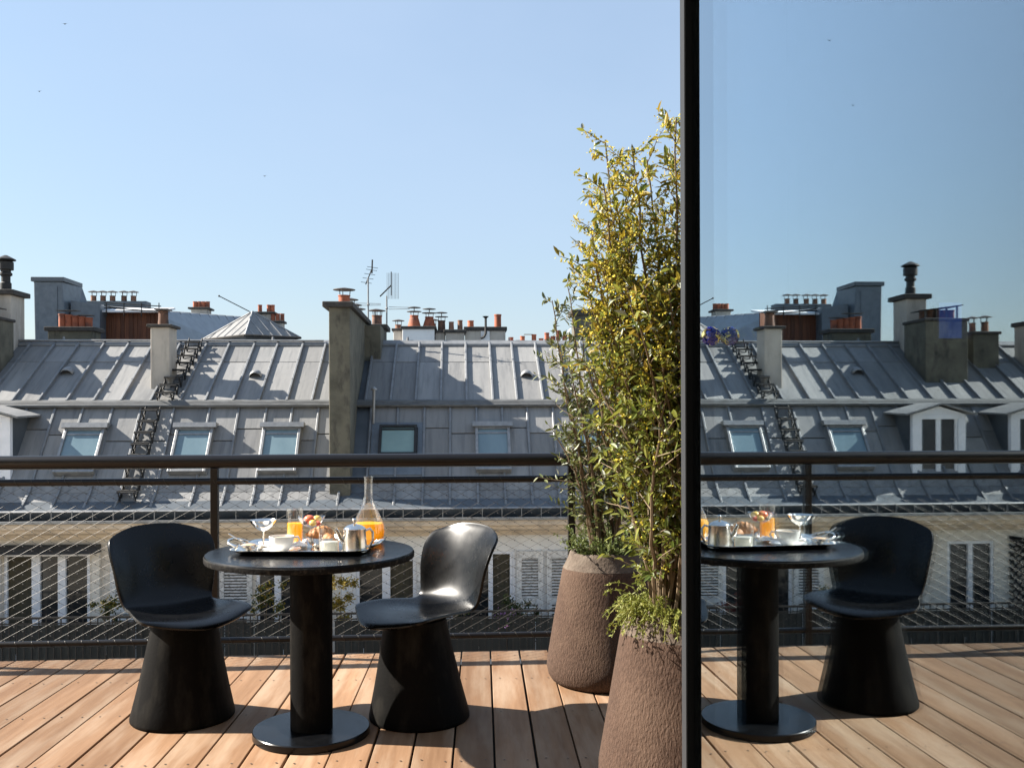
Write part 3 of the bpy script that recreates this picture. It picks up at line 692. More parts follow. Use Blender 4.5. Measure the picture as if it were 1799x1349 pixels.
for q in range(4): MB().tube((-8.15 + q * .4, 22.33, 3.6), (-8.15 + q * .4, 22.33, 3.92), .012, n=6).build('canopy_post', 'soot', rl)
P_ = [Vector(q) for q in ((-8.9, 22.9, 3.96), (-7.55, 23.3, 3.86), (-6.60, 31, 4.45), (-10.2, 31, 4.62), (-7.25, 22.75, 2.7), (-5.3, 30.6, 2.7), (-8.9, 22.9, 2.7), (-10.2, 31, 2.7))]
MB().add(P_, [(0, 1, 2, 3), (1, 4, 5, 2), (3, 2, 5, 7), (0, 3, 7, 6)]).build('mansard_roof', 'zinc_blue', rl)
for q in range(1, 12):
    t = q / 12; MB().tube(P_[1].lerp(P_[2], t), P_[4].lerp(P_[5], t), .022, n=5).build('batten', 'zinc_batten', rl); MB().tube(P_[1].lerp(P_[2], t), P_[0].lerp(P_[3], t), .022, n=5).build('batten', 'zinc_batten', rl)
c = chimney(rl, -8.70, -7.78, 20.5, 21.0, 2.5, 3.10, 'concrete', 'cap', .06, .09)
for q in range(5): pot(c, -8.5 + q * .14, 20.75, 3.19, .30 - .02 * q, .075, .075, 'terracotta')
MB().bx(-8.6, -8.15, 20.65, 20.85, 3.55, 3.565).build('cover_plate', 'cowl', c); MB().bx(-8.15, -7.85, 20.65, 20.85, 3.45, 3.465).build('cover_plate', 'cowl', c)
c = chimney(rl, -9.9, -8.3, 25.6, 26.0, 4.0, 4.35, 'zinc_dark', None, 0, 0)
for x in (-9.75, -9.5, -9.25, -8.95, -8.7): pot(c, x, 25.8, 4.35, .16, .075, .07, 'terracotta_old', 'flat')
c = chimney(rl, -8.30, -7.80, 29.8, 30.3, 4.2, 4.60, 'render_pale', 'cap', .08, .06)
for x in (-8.22, -8.08, -7.97, -7.84): pot(c, x, 30.0, 4.66, .2, .075, .07, 'terracotta')
# pyramid lantern
pl = empty('roof_lantern', bw(-4.56, 21.3, 2.62), PHI, 'ribbed zinc pyramid lantern on the left roof', 'lantern', org=(-4.56, 21.3, 2.62))
ax, ay, az = -4.56, 21.2, 3.60
c4 = [(-5.62, 20.95, 2.94), (-4.50, 20.2, 2.99), (-3.50, 21.2, 3.02), (-4.6, 22.4, 2.96)]
b = MB().add(c4 + [(ax, ay, az)], [(0, 1, 4), (1, 2, 4), (2, 3, 4), (3, 0, 4)]); pr = b.build('pyramid_roof', 'zinc', pl)
MB().add([(x * .88 + ax * .12, y * .88 + ay * .12, 2.5) for x, y, z in c4] + [(x * .88 + ax * .12, y * .88 + ay * .12, z + .06) for x, y, z in c4],
         [(0, 1, 5, 4), (1, 2, 6, 5), (2, 3, 7, 6), (3, 0, 4, 7)]).build('lantern_base', 'lead', pl)
for i in range(4):
    p, q = Vector(c4[i]), Vector(c4[(i + 1) % 4]); a = Vector((ax, ay, az))
    MB().tube(p, a, .022, n=5).build('hip_roll', 'galv', pr); MB().tube(p, q, .03, n=5).build('eaves_trim', 'cap', pr)
    for k_ in range(1, 6):
        e = p.lerp(q, k_ / 6); top = p.lerp(a, 2 * k_ / 6) if k_ <= 3 else q.lerp(a, 2 * (1 - k_ / 6))
        if k_ == 3: top = a
        MB().tube(e, top, .014, n=5).build('rib', 'galv', pr)
rod = empty('lightning_rod', bw(-4.6, 21.2, 3.6), PHI, 'thin slanting metal rod above the pyramid lantern', 'rod', org=(-4.6, 21.2, 3.6))
MB().path([(-4.62, 21.2, 3.6), (-5.24, 21.0, 3.92)], .011, 5).build('rod', 'soot', rod); MB().ball((-5.24, 21.0, 3.92), .022).build('rod_tip', 'soot', rod)
# far stacks in the middle
fm = empty('rear_house', bw(-6, 31, -20), PHI, 'far house behind the pyramid lantern carrying small brick stacks', 'building', org=(-6, 31, -20))
MB().bx(-9, -5, 31.2, 36, -20, 3.4).build('house_body', 'zinc_dark', fm)
c = chimney(fm, -6.45, -5.85, 30.2, 30.8, 3.2, 4.5, 'render_pale', 'cap', .08, .07)
for x in (-6.3, -6.02, -5.9): pot(c, x, 30.4, 4.57, .24, .07, .065, 'terracotta')
c = chimney(fm, -5.95, -5.52, 30, 30.4, 3.2, 4.2, 'render_pale', 'cap', .06, .07)
for x in (-5.85, -5.7, -5.56): pot(c, x, 30.2, 4.27, .24, .07, .065, 'terracotta')
c = chimney(fm, -14.5, -14.15, 30, 30.4, -2, 3.9, 'render_pale', None, 0, 0); MB().bx(-14.42, -14.2, 30.05, 30.35, 3.9, 4.35).build('flue', 'white_metal', c)
# white stacks right of the party wall
rr = empty('rear_house', bw(1, 26, -20), PHI, 'white rendered stacks and house behind the right zinc roof', 'building', org=(1, 26, -20))
MB().bx(-3, 2.2, 24.6, 32, -20, 2.7).build('house_body', 'zinc_dark', rr)
c = chimney(rr, -1.62, -1.40, 23.9, 24.6, 2.3, 3.42, 'render_pale', 'cap', .05, .06); pot(c, -1.52, 24.2, 3.48, .12, .09, .08, 'terracotta_old', 'flat')
c = chimney(rr, -1.38, -.58, 23.6, 25.0, 2.3, 3.44, 'facade_b', 'cap', .05, .07)
pot(c, -1.1, 23.9, 3.51, .30, .17, .10, 'terracotta', 'double'); pot(c, -.72, 23.95, 3.51, .27, .17, .10, 'terracotta', 'double'); pot(c, -.65, 24.7, 3.51, .16, .09, .08, 'terracotta_old', 'flat')
c = chimney(rr, -.56, -.32, 23.7, 24.6, 2.3, 3.36, 'render_pale', 'cap', .05, .06); pot(c, -.41, 24.0, 3.42, .27, .10, .09, 'terracotta_old', 'double')
c = chimney(rr, -.30, .17, 23.5, 24.3, 2.3, 3.34, 'render_pale', 'cap', .05, .08); pot(c, -.16, 23.8, 3.42, .22, .07, .06, 'terracotta_old'); pot(c, .06, 23.8, 3.42, .26, .07, .06, 'terracotta_old')
c = chimney(rr, .19, 1.2, 23.6, 24.4, 2.3, 3.40, 'render_pale', 'cap', .04, .10); pot(c, .33, 23.9, 3.44, .24, .085, .075, 'terracotta'); pot(c, 1.02, 23.9, 3.5, .34, .09, .085, 'terracotta')
MB().bx(.58, .80, 23.58, 23.6, 2.5, 3.39).build('render_patch', 'facade_b', c)
MB().path([(.58, 23.52, 3.2), (.66, 23.5, 3.24), (.70, 23.5, 3.32), (.70, 23.5, 3.72)], .03, 8).lathe([(.03, 0), (.085, .05), (.01, .06)], 10, (.70, 23.5, 3.70)).build('flue_pipe', 'soot', c, smooth=40)
# far row of red pots, and the stack behind the shrub
fr = empty('rear_house', bw(3, 33, -20), PHI, 'far roof carrying a row of red chimney pots left of the shrub', 'building', org=(3, 33, -20))
MB().bx(1.0, 6.5, 32.3, 36, -20, 3.73).build('house_body', 'render_pale', fr)
for x, h in ((1.85, .2), (2.1, .1), (2.25, .24), (2.65, .30), (2.9, .16), (3.1, .36), (3.32, .24), (3.5, .44), (3.72, .26), (3.95, .3)): pot(fr, x, 32.6, 3.72, h + .05, .085, .08, 'terracotta')
MB().bx(2.3, 2.6, 32.5, 32.7, 4.06, 4.075).build('cover_plate', 'cowl', fr)
fc = empty('chimney_stack', bw(3.8, 26.3, 2.5), PHI, 'brown brick stack with red pot and white pole behind the shrub', 'chimney', org=(3.8, 26.3, 2.5))
MB().bx(3.25, 4.45, 26, 26.7, 2.5, 4.05).build('brickwork', 'concrete', fc, bevel=.02); MB().bx(3.15, 4.55, 25.93, 26.77, 4.05, 4.2).build('coping', 'cap', fc)
pot(fc, 3.98, 26.2, 4.2, .26, .09, .08, 'terracotta_old'); MB().tube((3.76, 26.2, 4.2), (3.76, 26.2, 5.25), .05, .03, n=10).lathe([(.09, 0), (.09, .05)], 10, (3.76, 26.2, 4.25)).build('pole', 'white_metal', fc)

# ---- aerials
def aerial(label, x, y, z0, z1, kind):
    e = empty('tv_aerial', bw(x, y, z0), PHI, label, 'antenna', 'aerials on the party wall', org=(x, y, z0))
    MB().tube((x, y, z0), (x, y, z1), .016, n=6).build('mast', 'galv', e)
    b = MB()
    if kind == 0:
        b.path([(x - .06, y + .1, z1 - .12), (x + .10, y - .1, z1 + .2)], .012, 5)
        for t in (.1, .35, .6, .85, 1): c_ = Vector((x - .06, y + .1, z1 - .12)).lerp(Vector((x + .10, y - .1, z1 + .2)), t); b.tube(c_ - Vector((.10, .1, 0)), c_ + Vector((.10, .1, 0)), .005, n=4)
        b.tube((x + .085, y - .09, z1 + .08), (x + .095, y - .09, z1 + .36), .016, n=5)
        zz = z1 - .55
    else:
        b.path([(x - .13, y - .1, z1 - .02), (x + .09, y + .1, z1 + .24)], .015, 5)
        for t in range(9): b.tube((x + .0 + t * .03, y + .1, z1 - .05 + .0 * t), (x + .0 + t * .03, y + .1, z1 + .5), .0035, n=4)
        b.tube((x + .09, y + .08, z1 + .02), (x + .09, y + .08, z1 + .52), .012, n=5)
        zz = z1 - .26
    b.build('aerial_head', 'soot', e)
    b = MB()
    for q in (-.02, .03): b.tube((x - .26 + .3 * kind, y, zz + q), (x + .26 + .22 * kind, y, zz + q * .6), .0055, n=4)
    b.ball((x, y, zz), .03).build('cross_bar', 'galv', e)
aerial('taller aerial with crossed arms on the party wall', -1.84, 19.5, 3.25, 4.12, 0)
aerial('shorter grid aerial beside the taller one on the party wall', -1.49, 19.9, 3.2, 3.80, 1)

# ---- birds, tiny in the sky
def bird(x, y, z, label):
    b = MB(); b.add([(0, .4, 0), (0, -.4, 0), (-.9, .0, .3), (.9, .05, .25), (-.35, .1, .16), (.35, .1, .14), (0, 0, -.12)], [(0, 4, 6), (4, 1, 6), (0, 6, 5), (5, 6, 1), (4, 2, 1), (5, 1, 3), (0, 5, 4), (4, 5, 1)])
    o = b.build('bird', 'bird', None, (x, y, z)); o.scale = (.42, .42, .42); props(o, label, 'bird', 'birds high over the roofs')
bird(-55.5, 120, 42, 'leftmost low bird, a black speck in the sky'); bird(-52.3, 120, 50.5, 'highest bird, a black speck at upper left of the sky'); bird(-27.4, 120, 31.5, 'black bird speck in mid sky above the party wall')

# ================================================================ TERRACE FURNITURE
def crom(P, t):
    """Catmull-Rom through the rows of P, t in 0..1"""
    n = len(P) - 1; u = min(max(t, 0), 1) * n; i = min(int(u), n - 1); u -= i
    p0, p1, p2, p3 = P[max(i - 1, 0)], P[i], P[i + 1], P[min(i + 2, n)]
    return [.5 * (2 * b + (c - a) * u + (2 * a - 5 * b + 4 * c - d) * u * u + (3 * b - a - 3 * c + d) * u ** 3) for a, b, c, d in zip(p0, p1, p2, p3)]

# rows: forward, height, half width, edge lift, edge wrap forward
SHELL = [(.272, .424, .075, .000, -.03), (.270, .432, .140, .002, -.05), (.250, .445, .200, .006, -.055), (.19, .458, .238, .014, -.02), (.105, .459, .241, .022, 0), (.02, .452, .226, .030, 0),
         (-.055, .447, .207, .030, .002), (-.118, .452, .196, .022, .010), (-.167, .471, .196, .008, .026), (-.203, .508, .203, -.006, .048), (-.229, .563, .214, -.010, .066), (-.252, .635, .226, -.004, .078), (-.277, .710, .235, 0, .074),
         (-.301, .768, .226, -.008, .058), (-.314, .796, .190, -.016, .036), (-.319, .809, .140, -.012, .017), (-.321, .812, .090, -.004, .006)]
def chair(x, y, ang, label):
    e = empty('chair', (x, y, 0), ang, label, 'chair', 'two black shell chairs at the table')
    b = MB(); nu, nv = 22, 48
    for j in range(nv + 1):
        f, z, hw, lift, wrap = crom(SHELL, j / nv)
        for i in range(nu + 1):
            u = -1 + 2 * i / nu
            b.v.append((f + wrap * abs(u) ** 2.2, hw * u, z + lift * abs(u) ** 2))
    for j in range(nv):
        for i in range(nu): a = j * (nu + 1) + i; b.f.append((a, a + 1, a + nu + 2, a + nu + 1))
    o = b.build('seat_shell', 'shell', e, smooth=80)
    fixn(o)
    m = o.modifiers.new('thick', 'SOLIDIFY'); m.thickness = .011; m.offset = -1
    m = o.modifiers.new('round', 'BEVEL'); m.width = .003; m.segments = 2; m.limit_method = 'ANGLE'; m.angle_limit = R(50)
    pr = [(.212, 0), (.217, .006), (.217, .018), (.205, .07), (.191, .13), (.176, .20), (.162, .27), (.149, .34), (.138, .40), (.133, .43)]
    b = MB().lathe([(r, z) for r, z in pr], 56)
    b.v = [(vx + .022 * vz / .43, vy, vz) for vx, vy, vz in b.v]
    b.build('pedestal', 'pedestal', e, smooth=40)
    return e
chair(-1.300, 4.125, R(-50), 'black shell chair left of the round table')
chair(-.272, 4.085, R(180 + 40), 'black shell chair right of the round table, its back catching the light')

TX, TY = -.700, 3.877
tab = empty('round_table', (TX, TY, 0), 0, 'round black pedestal table set with a breakfast tray', 'table')
MB().lathe([(.395, .718), (.419, .722), (.421, .726), (.421, .742), (.4185, .7455)], 96, cap1=False).build('table_edge', 'slab_edge', tab, smooth=30)
MB().lathe([(.419, .7445), (.416, .7505), (.39, .752)], 96, cap0=False).build('tabletop', 'slab', tab, smooth=40)
MB().lathe([(.0855, .030), (.0855, .72)], 64).build('column', 'column', tab, smooth=30)
MB().lathe([(.232, 0), (.236, .004), (.236, .028), (.233, .0315), (.22, .032)], 80).build('base_plate', 'slab', tab, smooth=30)

# ---------------- breakfast tray and what stands on it
TZ = .752
def rrect(a, b, r, n=6):
    out = []
    for cx, cy, t0 in ((a - r, b - r, 0), (-a + r, b - r, 90), (-a + r, -b + r, 180), (a - r, -b + r, 270)):
        for i in range(n + 1): t = R(t0 + 90 * i / n); out.append((cx + r * math.cos(t), cy + r * math.sin(t)))
    return out
def ring_loft(rings, cap0=False, cap1=False):
    b = MB(); n = len(rings[0])
    for rg in rings: b.v += rg
    for i in range(len(rings) - 1):
        for j in range(n): b.f.append((i * n + j, i * n + (j + 1) % n, (i + 1) * n + (j + 1) % n, (i + 1) * n + j))
    if cap0: b.f.append(tuple(range(n - 1, -1, -1)))
    if cap1: b.f.append(tuple((len(rings) - 1) * n + j for j in range(n)))
    return b
tray = empty('serving_tray', (-.722, 3.905, TZ), R(-3.5), 'silver handled tray laid across the table', 'tray')
sec = [(.235, .145, .045, .003), (.245, .155, .05, .004), (.258, .168, .06, .014), (.276, .186, .07, .022), (.280, .190, .073, .021), (.278, .188, .072, .018), (.256, .166, .058, .008), (.240, .150, .048, .0005)]
ring_loft([[(px, py, z) for px, py in rrect(a, b_, r)] for a, b_, r, z in sec], True, True).build('dish', 'silver', tray, smooth=40)
b = MB()
for s in (-1, 1):
    b = MB(); b.path([(s * .268, -.075, .021), (s * .305, -.065, .034), (s * .318, -.03, .042), (s * .318, .03, .042), (s * .305, .065, .034), (s * .268, .075, .021)], [.007, .006, .0055, .0055, .006, .007], 8)
    b.build('handle', 'silver', tray, smooth=60)
SZ = TZ + .0045                                     # surface of the tray

def glassware(name, label, x, y, z, prof, cat, m='glass', fill=None, fillm=None, n=32, rib=None, rz=0, group=None):
    e = empty(name, (x, y, z), rz, label, cat, group)
    b = MB().lathe(prof, n, cap0=True, cap1=False, rib=rib); b.build('glass_body' if 'glass' in str(m) else 'body', m, e, smooth=50)
    if fill: MB().lathe(fill, n, cap0=True, cap1=True).build('drink' if fillm in ('juice', 'cloudy') else 'filling', fillm, e, smooth=40)
    return e
def thick(prof, t):                                 # outside up, inside down
    return prof + [(max(r - t, .001), z) for r, z in reversed(prof) if z > prof[0][1] + t]

glassware('juice_glass', 'straight tumbler filled with orange juice', -.792, 4.01, SZ, thick([(.030, 0), (.0335, .003), (.0345, .155)], .0016), 'glass', fill=[(.029, .006), (.0318, .01), (.0324, .094)], fillm='juice')
glassware('water_glass', 'low tumbler with cloudy pale drink beside the silver pot', -.615, 3.80, SZ, thick([(.036, 0), (.039, .003), (.0405, .098)], .0018), 'glass', fill=[(.034, .006), (.037, .01), (.0375, .042)], fillm='cloudy')
cp = glassware('carafe', 'ribbed long-necked carafe half full of orange juice', -.495, 4.125, TZ, [(.040, 0), (.052, .003), (.0625, .022), (.0655, .045), (.062, .068), (.051, .098), (.037, .128), (.0245, .155), (.018, .176), (.0162, .20), (.0165, .255), (.0185, .268),
               (.0172, .268), (.0152, .255), (.0150, .20), (.0168, .178), (.023, .157), (.0355, .13), (.0495, .10), (.0605, .07), (.064, .046), (.061, .024), (.05, .005)], 'carafe', n=96, rib=(24, .012),
               fill=[(.048, .006), (.0595, .024), (.0625, .046), (.0600, .066), (.0558, .078)], fillm='juice')
cp.scale = (1.1, 1.1, 1.07)
# silver coupes
CP = [(.030, 0), (.030, .003), (.010, .007), (.0045, .014), (.004, .068), (.007, .073), (.022, .078), (.040, .092), (.050, .106), (.056, .118), (.0545, .118), (.048, .107), (.038, .095), (.02, .081), (.001, .079)]
glassware('coupe', 'empty footed silver coupe at the left of the tray', -.905, 3.925, SZ, CP, 'coupe', 'silver')
c2 = glassware('coupe', 'tall footed glass coupe holding cut fruit at the front of the tray', -.682, 3.785, SZ, [(r, z + (.028 if z > .02 else 0)) for r, z in CP], 'coupe', 'glass')
for m_, px, py, pz, r_ in (('fruit_red', -.008, .004, .132, .024), ('fruit_yel', .022, .006, .134, .019), ('fruit_dark', -.026, -.01, .122, .012), ('fruit_yel', .01, -.022, .122, .016), ('fruit_red', .028, -.014, .120, .013)):
    MB().ball((px, py, pz), r_, 12, 8, (1, 1, .8)).build('fruit_piece', m_, c2, smooth=60)
# cup and saucer
cu = empty('coffee_cup', (-.805, 3.805, SZ + .008), R(20), 'white china cup of milky coffee', 'cup')
MB().lathe(thick([(.024, 0), (.028, .002), (.042, .018), (.0475, .036), (.050, .058)], .003), 32, cap1=False).build('cup_body', 'china', cu, smooth=50)
MB().lathe([(.001, .0), (.0455, .0), (.001, .001)], 32, (0, 0, .05)).build('coffee', 'coffee', cu)
MB().path([(.046, 0, .05), (.066, 0, .052), (.072, 0, .038), (.062, 0, .022), (.043, 0, .02)], .004, 8).build('handle', 'china', cu, smooth=60)
sa = empty('saucer', (-.805, 3.805, SZ), 0, 'white saucer under the coffee cup', 'saucer')
MB().lathe([(.03, 0), (.035, .002), (.07, .010), (.078, .013), (.077, .015), (.069, .0125), (.034, .005), (.001, .005)], 40, cap1=False).build('plate', 'china', sa, smooth=50)
# silver pot
te = empty('silver_pot', (-.512, 3.80, SZ), R(4), 'lidded silver pot with spout and handle', 'pot')
MB().lathe([(.050, 0), (.053, .003), (.0515, .04), (.0475, .095), (.049, .098), (.049, .101), (.046, .102)], 40).build('body', 'silver_soft', te, smooth=40)
ld = MB().lathe([(.047, .1015), (.045, .106), (.030, .116), (.012, .121), (.005, .123)], 32).build('lid', 'silver', te, smooth=50)
MB().lathe([(.004, .121), (.004, .128), (.009, .132), (.0105, .138), (.006, .145), (.001, .146)], 14).build('knob', 'silver', ld, smooth=60)
MB().path([(.044, .0, .092), (.066, .0, .10), (.078, 0, .085), (.078, 0, .05), (.066, 0, .026), (.050, 0, .022)], [.005, .0055, .0055, .0055, .005, .005], 8).build('handle', 'silver', te, smooth=60)
te.scale = (.93, .93, .93)
MB().path([(-.045, -.01, .045), (-.062, -.014, .062), (-.068, -.016, .085), (-.078, -.018, .102)], [.014, .011, .008, .007], 10).build('spout', 'silver', te, smooth=60)
# small bowl with spoon
bo = empty('compote_bowl', (-.930, 3.782, SZ), 0, 'small footed silver bowl of muesli at the left front corner of the tray', 'bowl')
MB().lathe([(.018, 0), (.018, .002), (.006, .006), (.006, .010), (.022, .015), (.036, .028), (.042, .036), (.041, .037), (.034, .030), (.001, .026)], 32, cap1=False).build('bowl', 'silver', bo, smooth=50)
MB().ball((0, 0, .030), .032, 18, 8, (1, 1, .3)).build('filling', 'jam', bo, smooth=60)
sp = empty('spoon', (-.948, 3.80, SZ + .037), 0, 'teaspoon leaning out of the muesli bowl to the left', 'spoon')
MB().path([(.02, -.014, -.004), (-.015, .005, .008), (-.075, .03, .036)], [.0035, .002, .003], 6).ball((.024, -.016, -.004), .011, 10, 6, (1.3, .9, .4)).build('spoon_metal', 'silver', sp, smooth=60)
# napkin
nb = MB(); nn = 16
for i in range(nn + 1):
    for j in range(nn + 1):
        u, v_ = i / nn, j / nn; q = Vector((u * 4, v_ * 4, 3.3))
        nb.v.append(((u - .5) * .20, (v_ - .5) * .13, .006 + .022 * abs(noise.noise(q)) + .008 * abs(noise.noise(q * 2.7))))
nb.f = [(i * (nn + 1) + j, (i + 1) * (nn + 1) + j, (i + 1) * (nn + 1) + j + 1, i * (nn + 1) + j + 1) for i in range(nn) for j in range(nn)]
o = nb.build('napkin', 'linen', None, (-.835, 3.975, SZ + .001), (0, 0, R(12)), smooth=80); o.modifiers.new('s', 'SOLIDIFY').thickness = .002
props(o, 'crumpled white linen napkin at the back of the tray', 'napkin')
# bread
def croissant(x, y, z, rz, label, sc_=1):
    pts = []; rs = []
    for i in range(25):
        t = -1 + i / 12; pts.append((.052 * t * sc_, .022 * (t * t) * sc_, (.021 - .006 * abs(t)) * sc_))
        rs.append(sc_ * (.022 * (1 - abs(t) ** 2.2) + .004) * (1 + .10 * math.sin(i * 2.1)))
    o = MB().path(pts, rs, 14).build('croissant', 'pastry', None, (x, y, z), (0, 0, rz), smooth=60); props(o, label, 'croissant', 'pastries on the tray')
bk = empty('bread_basket', (-.665, 3.985, SZ), 0, 'low silver bread dish behind the glasses', 'basket')
MB().lathe([(.05, 0), (.055, .002), (.072, .03), (.076, .04), (.0745, .04), (.069, .03), (.05, .005), (.001, .005)], 32, cap1=False).build('dish', 'silver_soft', bk, smooth=50)
croissant(-.675, 3.985, SZ + .03, R(25), 'golden croissant in the bread dish, the upper one', 1.15); croissant(-.645, 3.965, SZ + .012, R(-60), 'golden croissant in the bread dish, lying lower', 1)

# ---------------- planters
def planter(x, y, label, h=.635, hs=.555):
    e = empty('planter', (x, y, 0), random.uniform(0, 6), label, 'planter', 'two brown clay planters')
    pr = [(.235, 0), (.262, .010), (.278, .035), (.2855, .07), (.285, .10)]
    pr += [(.285 - (.285 - .207) * t / 12, .10 + (hs - .10) * t / 12) for t in range(1, 12)]
    pr += [(.207, hs - .006), (.203, hs)]
    b = MB().lathe(pr, 72, cap1=False)
    b.v = [(vx * (1 + .006 * noise.noise(Vector((vx * 6, vy * 6, vz * 6)))), vy * (1 + .006 * noise.noise(Vector((vx * 6 + 9, vy * 6, vz * 6)))), vz) for vx, vy, vz in b.v]
    b.build('body', 'pot', e, smooth=50)
    pr = [(.204, hs - .001), (.196, hs + .012), (.178, h - .03), (.170, h - .006), (.162, h), (.148, h - .003), (.146, h - .05)]
    b = MB().lathe(pr, 72, cap0=False, cap1=False)
    b.v = [(vx * (1 + .012 * noise.noise(Vector((vx * 9, vy * 9, vz * 9)))), vy * (1 + .012 * noise.noise(Vector((vx * 9, vy * 9, vz * 9)))), vz + .006 * noise.noise(Vector((vx * 7, vy * 7, 1)))) for vx, vy, vz in b.v]
    b.build('rim', 'pot_rim', e, smooth=50)
    MB().lathe([(.147, h - .05), (.08, h - .035), (.001, h - .03)], 32, cap1=False).build('soil', 'soil', e, smooth=60)
    return e
P1X, P1Y = .605, 4.62; P2X, P2Y = .690, 3.25
planter(P1X, P1Y, 'brown clay planter at the balustrade, further back'); planter(P2X, P2Y, 'brown clay planter nearest the glass door, in front', .645, .555)

# ---------------- plants
def leaf_faces(b, p, d, n, ln, wd, bend=.15):
    """one folded leaf: two halves along the midrib"""
    d = d.normalized(); s = d.cross(n)
    if s.length < 1e-4: s = d.orthogonal()
    s.normalize(); n = s.cross(d).normalized()
    m1 = p + d * ln * .33 - n * ln * .02; m2 = p + d * ln * .68 - n * ln * bend * .5; t = p + d * ln - n * ln * bend
    a = wd / 2
    vs_ = [p, m1, m2, t, m1 + s * a + n * a * .35, m2 + s * a * .85 + n * a * .3, m1 - s * a + n * a * .35, m2 - s * a * .85 + n * a * .3]
    b.add(vs_, [(0, 1, 4), (1, 2, 5, 4), (2, 3, 5), (0, 6, 1), (1, 6, 7, 2), (2, 7, 3)])
def rv(): return Vector((random.gauss(0, 1), random.gauss(0, 1), random.gauss(0, 1))).normalized()

def shrub(name, x, y, z0, label, stems, flower=0, leafm='leaf', density=1.0, seed=3):
    random.seed(seed)
    e = empty(name, (x, y, z0), 0, label, 'shrub', 'shrubs growing in the planters')
    wood = MB(); lf = MB(); lf2 = MB(); lf3 = MB(); fl = MB()
    for (tx, ty, tz, bx_, by_) in stems:
        p0 = Vector((bx_, by_, 0)); p3 = Vector((tx, ty, tz)); L0 = (p3 - p0).length
        c1 = p0 + Vector((tx * .18, ty * .18, tz * .45)) + rv() * .04; c2 = p0.lerp(p3, .7) + rv() * .05
        pts = []
        for i in range(15):
            t = i / 14; q = (1 - t) ** 3 * p0 + 3 * (1 - t) ** 2 * t * c1 + 3 * (1 - t) * t * t * c2 + t ** 3 * p3
            pts.append(q + rv() * .006)
        wood.path(pts, [.0075 * (1 - .8 * i / 14) + .001 for i in range(15)], 5)
        k_ = int(L0 * 22 * density)
        for j in range(k_):
            t = .10 + .90 * (j + random.random()) / k_; f_ = t * 14; i = min(int(f_), 13); q = pts[i].lerp(pts[i + 1], f_ - i); d = (pts[i + 1] - pts[i]).normalized()
            side = rv(); side = (side - d * side.dot(d)).normalized()
            ln = random.uniform(.07, .26) * (1.15 - .55 * t) * (.45 + .55 * min(1, t * 2.2)); tdir = (d * .55 + side * .95 + Vector((0, 0, .15))).normalized()
            tp = [q]
            for s_ in range(3): tp.append(tp[-1] + (tdir + rv() * .22).normalized() * ln / 3)
            wood.path(tp, [.0022, .0018, .0014, .0009], 3, caps=False)
            m_ = random.randint(6, 9)
            for l_ in range(m_):
                u = .15 + .85 * l_ / (m_ - 1) * 1.0; ff = u * 3; ii = min(int(ff), 2); r_ = tp[ii].lerp(tp[ii + 1], ff - ii)
                dd = (tp[ii + 1] - tp[ii]).normalized(); sd_ = rv(); sd_ = (sd_ - dd * sd_.dot(dd)).normalized()
                ld = (dd * .6 + sd_ * .75).normalized(); nrm = (Vector((0, 0, 1)) + rv() * .8).normalized()
                s_ = random.uniform(.75, 1.25)
                leaf_faces(lf2 if random.random() < .08 else (lf3 if random.random() < .38 * flower * min(1, max(0, (q.z - .62) / .6)) else lf), r_, ld, nrm, .038 * s_, .0128 * s_, random.uniform(0, .3))
                if flower and random.random() < flower * max(.08, min(1, (q.z - .7) / .55)):
                    for w_ in range(5):
                        cc = r_ + rv() * .016; rr = random.uniform(.0028, .0058)
                        a = rv() * rr; b_ = rv() * rr; c_ = rv() * rr
                        fl.add([cc + a, cc + b_, cc + c_, cc - a, cc - b_], [(0, 1, 2), (0, 2, 4), (2, 3, 4), (1, 3, 2), (0, 4, 1)])
    wood.build('stem', 'bark', e, smooth=60)
    props(lf.build('crown', leafm, e), kind='stuff'); props(lf2.build('pale_leaf', 'leaf_silver', e), kind='stuff')
    if flower: props(lf3.build('golden_leaf', 'leaf_gold', e), kind='stuff')
    if flower: props(fl.build('blossom', 'blossom', e), kind='stuff')
    return e
random.seed(11)
st = []
for i in range(48):
    a = random.uniform(0, 6.283); r_ = .36 * math.sqrt(random.random()); h = random.uniform(.85, 1.66)
    st.append((r_ * math.cos(a) * 1.0 + .01, r_ * math.sin(a) * .8, h * (1 - .25 * (r_ / .36) ** 2), random.uniform(-.1, .1), random.uniform(-.1, .1)))
st += [(-.02, -.05, 1.80, 0, 0), (.03, .02, 1.76, .03, 0), (-.24, .05, 1.62, -.05, .02), (-.31, 0, 1.42, -.05, 0), (-.30, -.05, 1.30, -.06, 0), (.12, 0, 1.72, .05, 0), (-.2, -.1, 1.5, -.04, -.05), (-.26, .02, 1.74, -.04, 0), (-.17, -.06, 1.70, -.03, .02), (-.10, .04, 1.68, 0, .03), (.06, -.08, 1.72, .02, -.03), (-.28, -.08, 1.56, -.05, .03), (-.22, .1, 1.38, -.05, 0), (-.33, .1, .95, -.08, 0), (-.30, .02, .75, -.08, .02)]
shrub('flowering_shrub', P2X, P2Y, .60, 'tall shrub with yellow blossom in the front planter beside the glass door', [(a, b, c * .955, d, e_) for a, b, c, d, e_ in st], .95, 'leaf', 1.15, 5)
st = []
for i in range(17):
    a = random.uniform(0, 6.283); r_ = .26 * math.sqrt(random.random()); h = random.uniform(.55, 1.15)
    st.append((r_ * math.cos(a) - .02, r_ * math.sin(a), h, random.uniform(-.08, .08), random.uniform(-.08, .08)))
st += [(-.25, 0, 1.28, -.04, 0), (-.22, -.05, 1.05, -.03, -.02), (-.17, .1, 1.38, -.02, .03), (-.12, -.05, .7, -.06, -.04)]
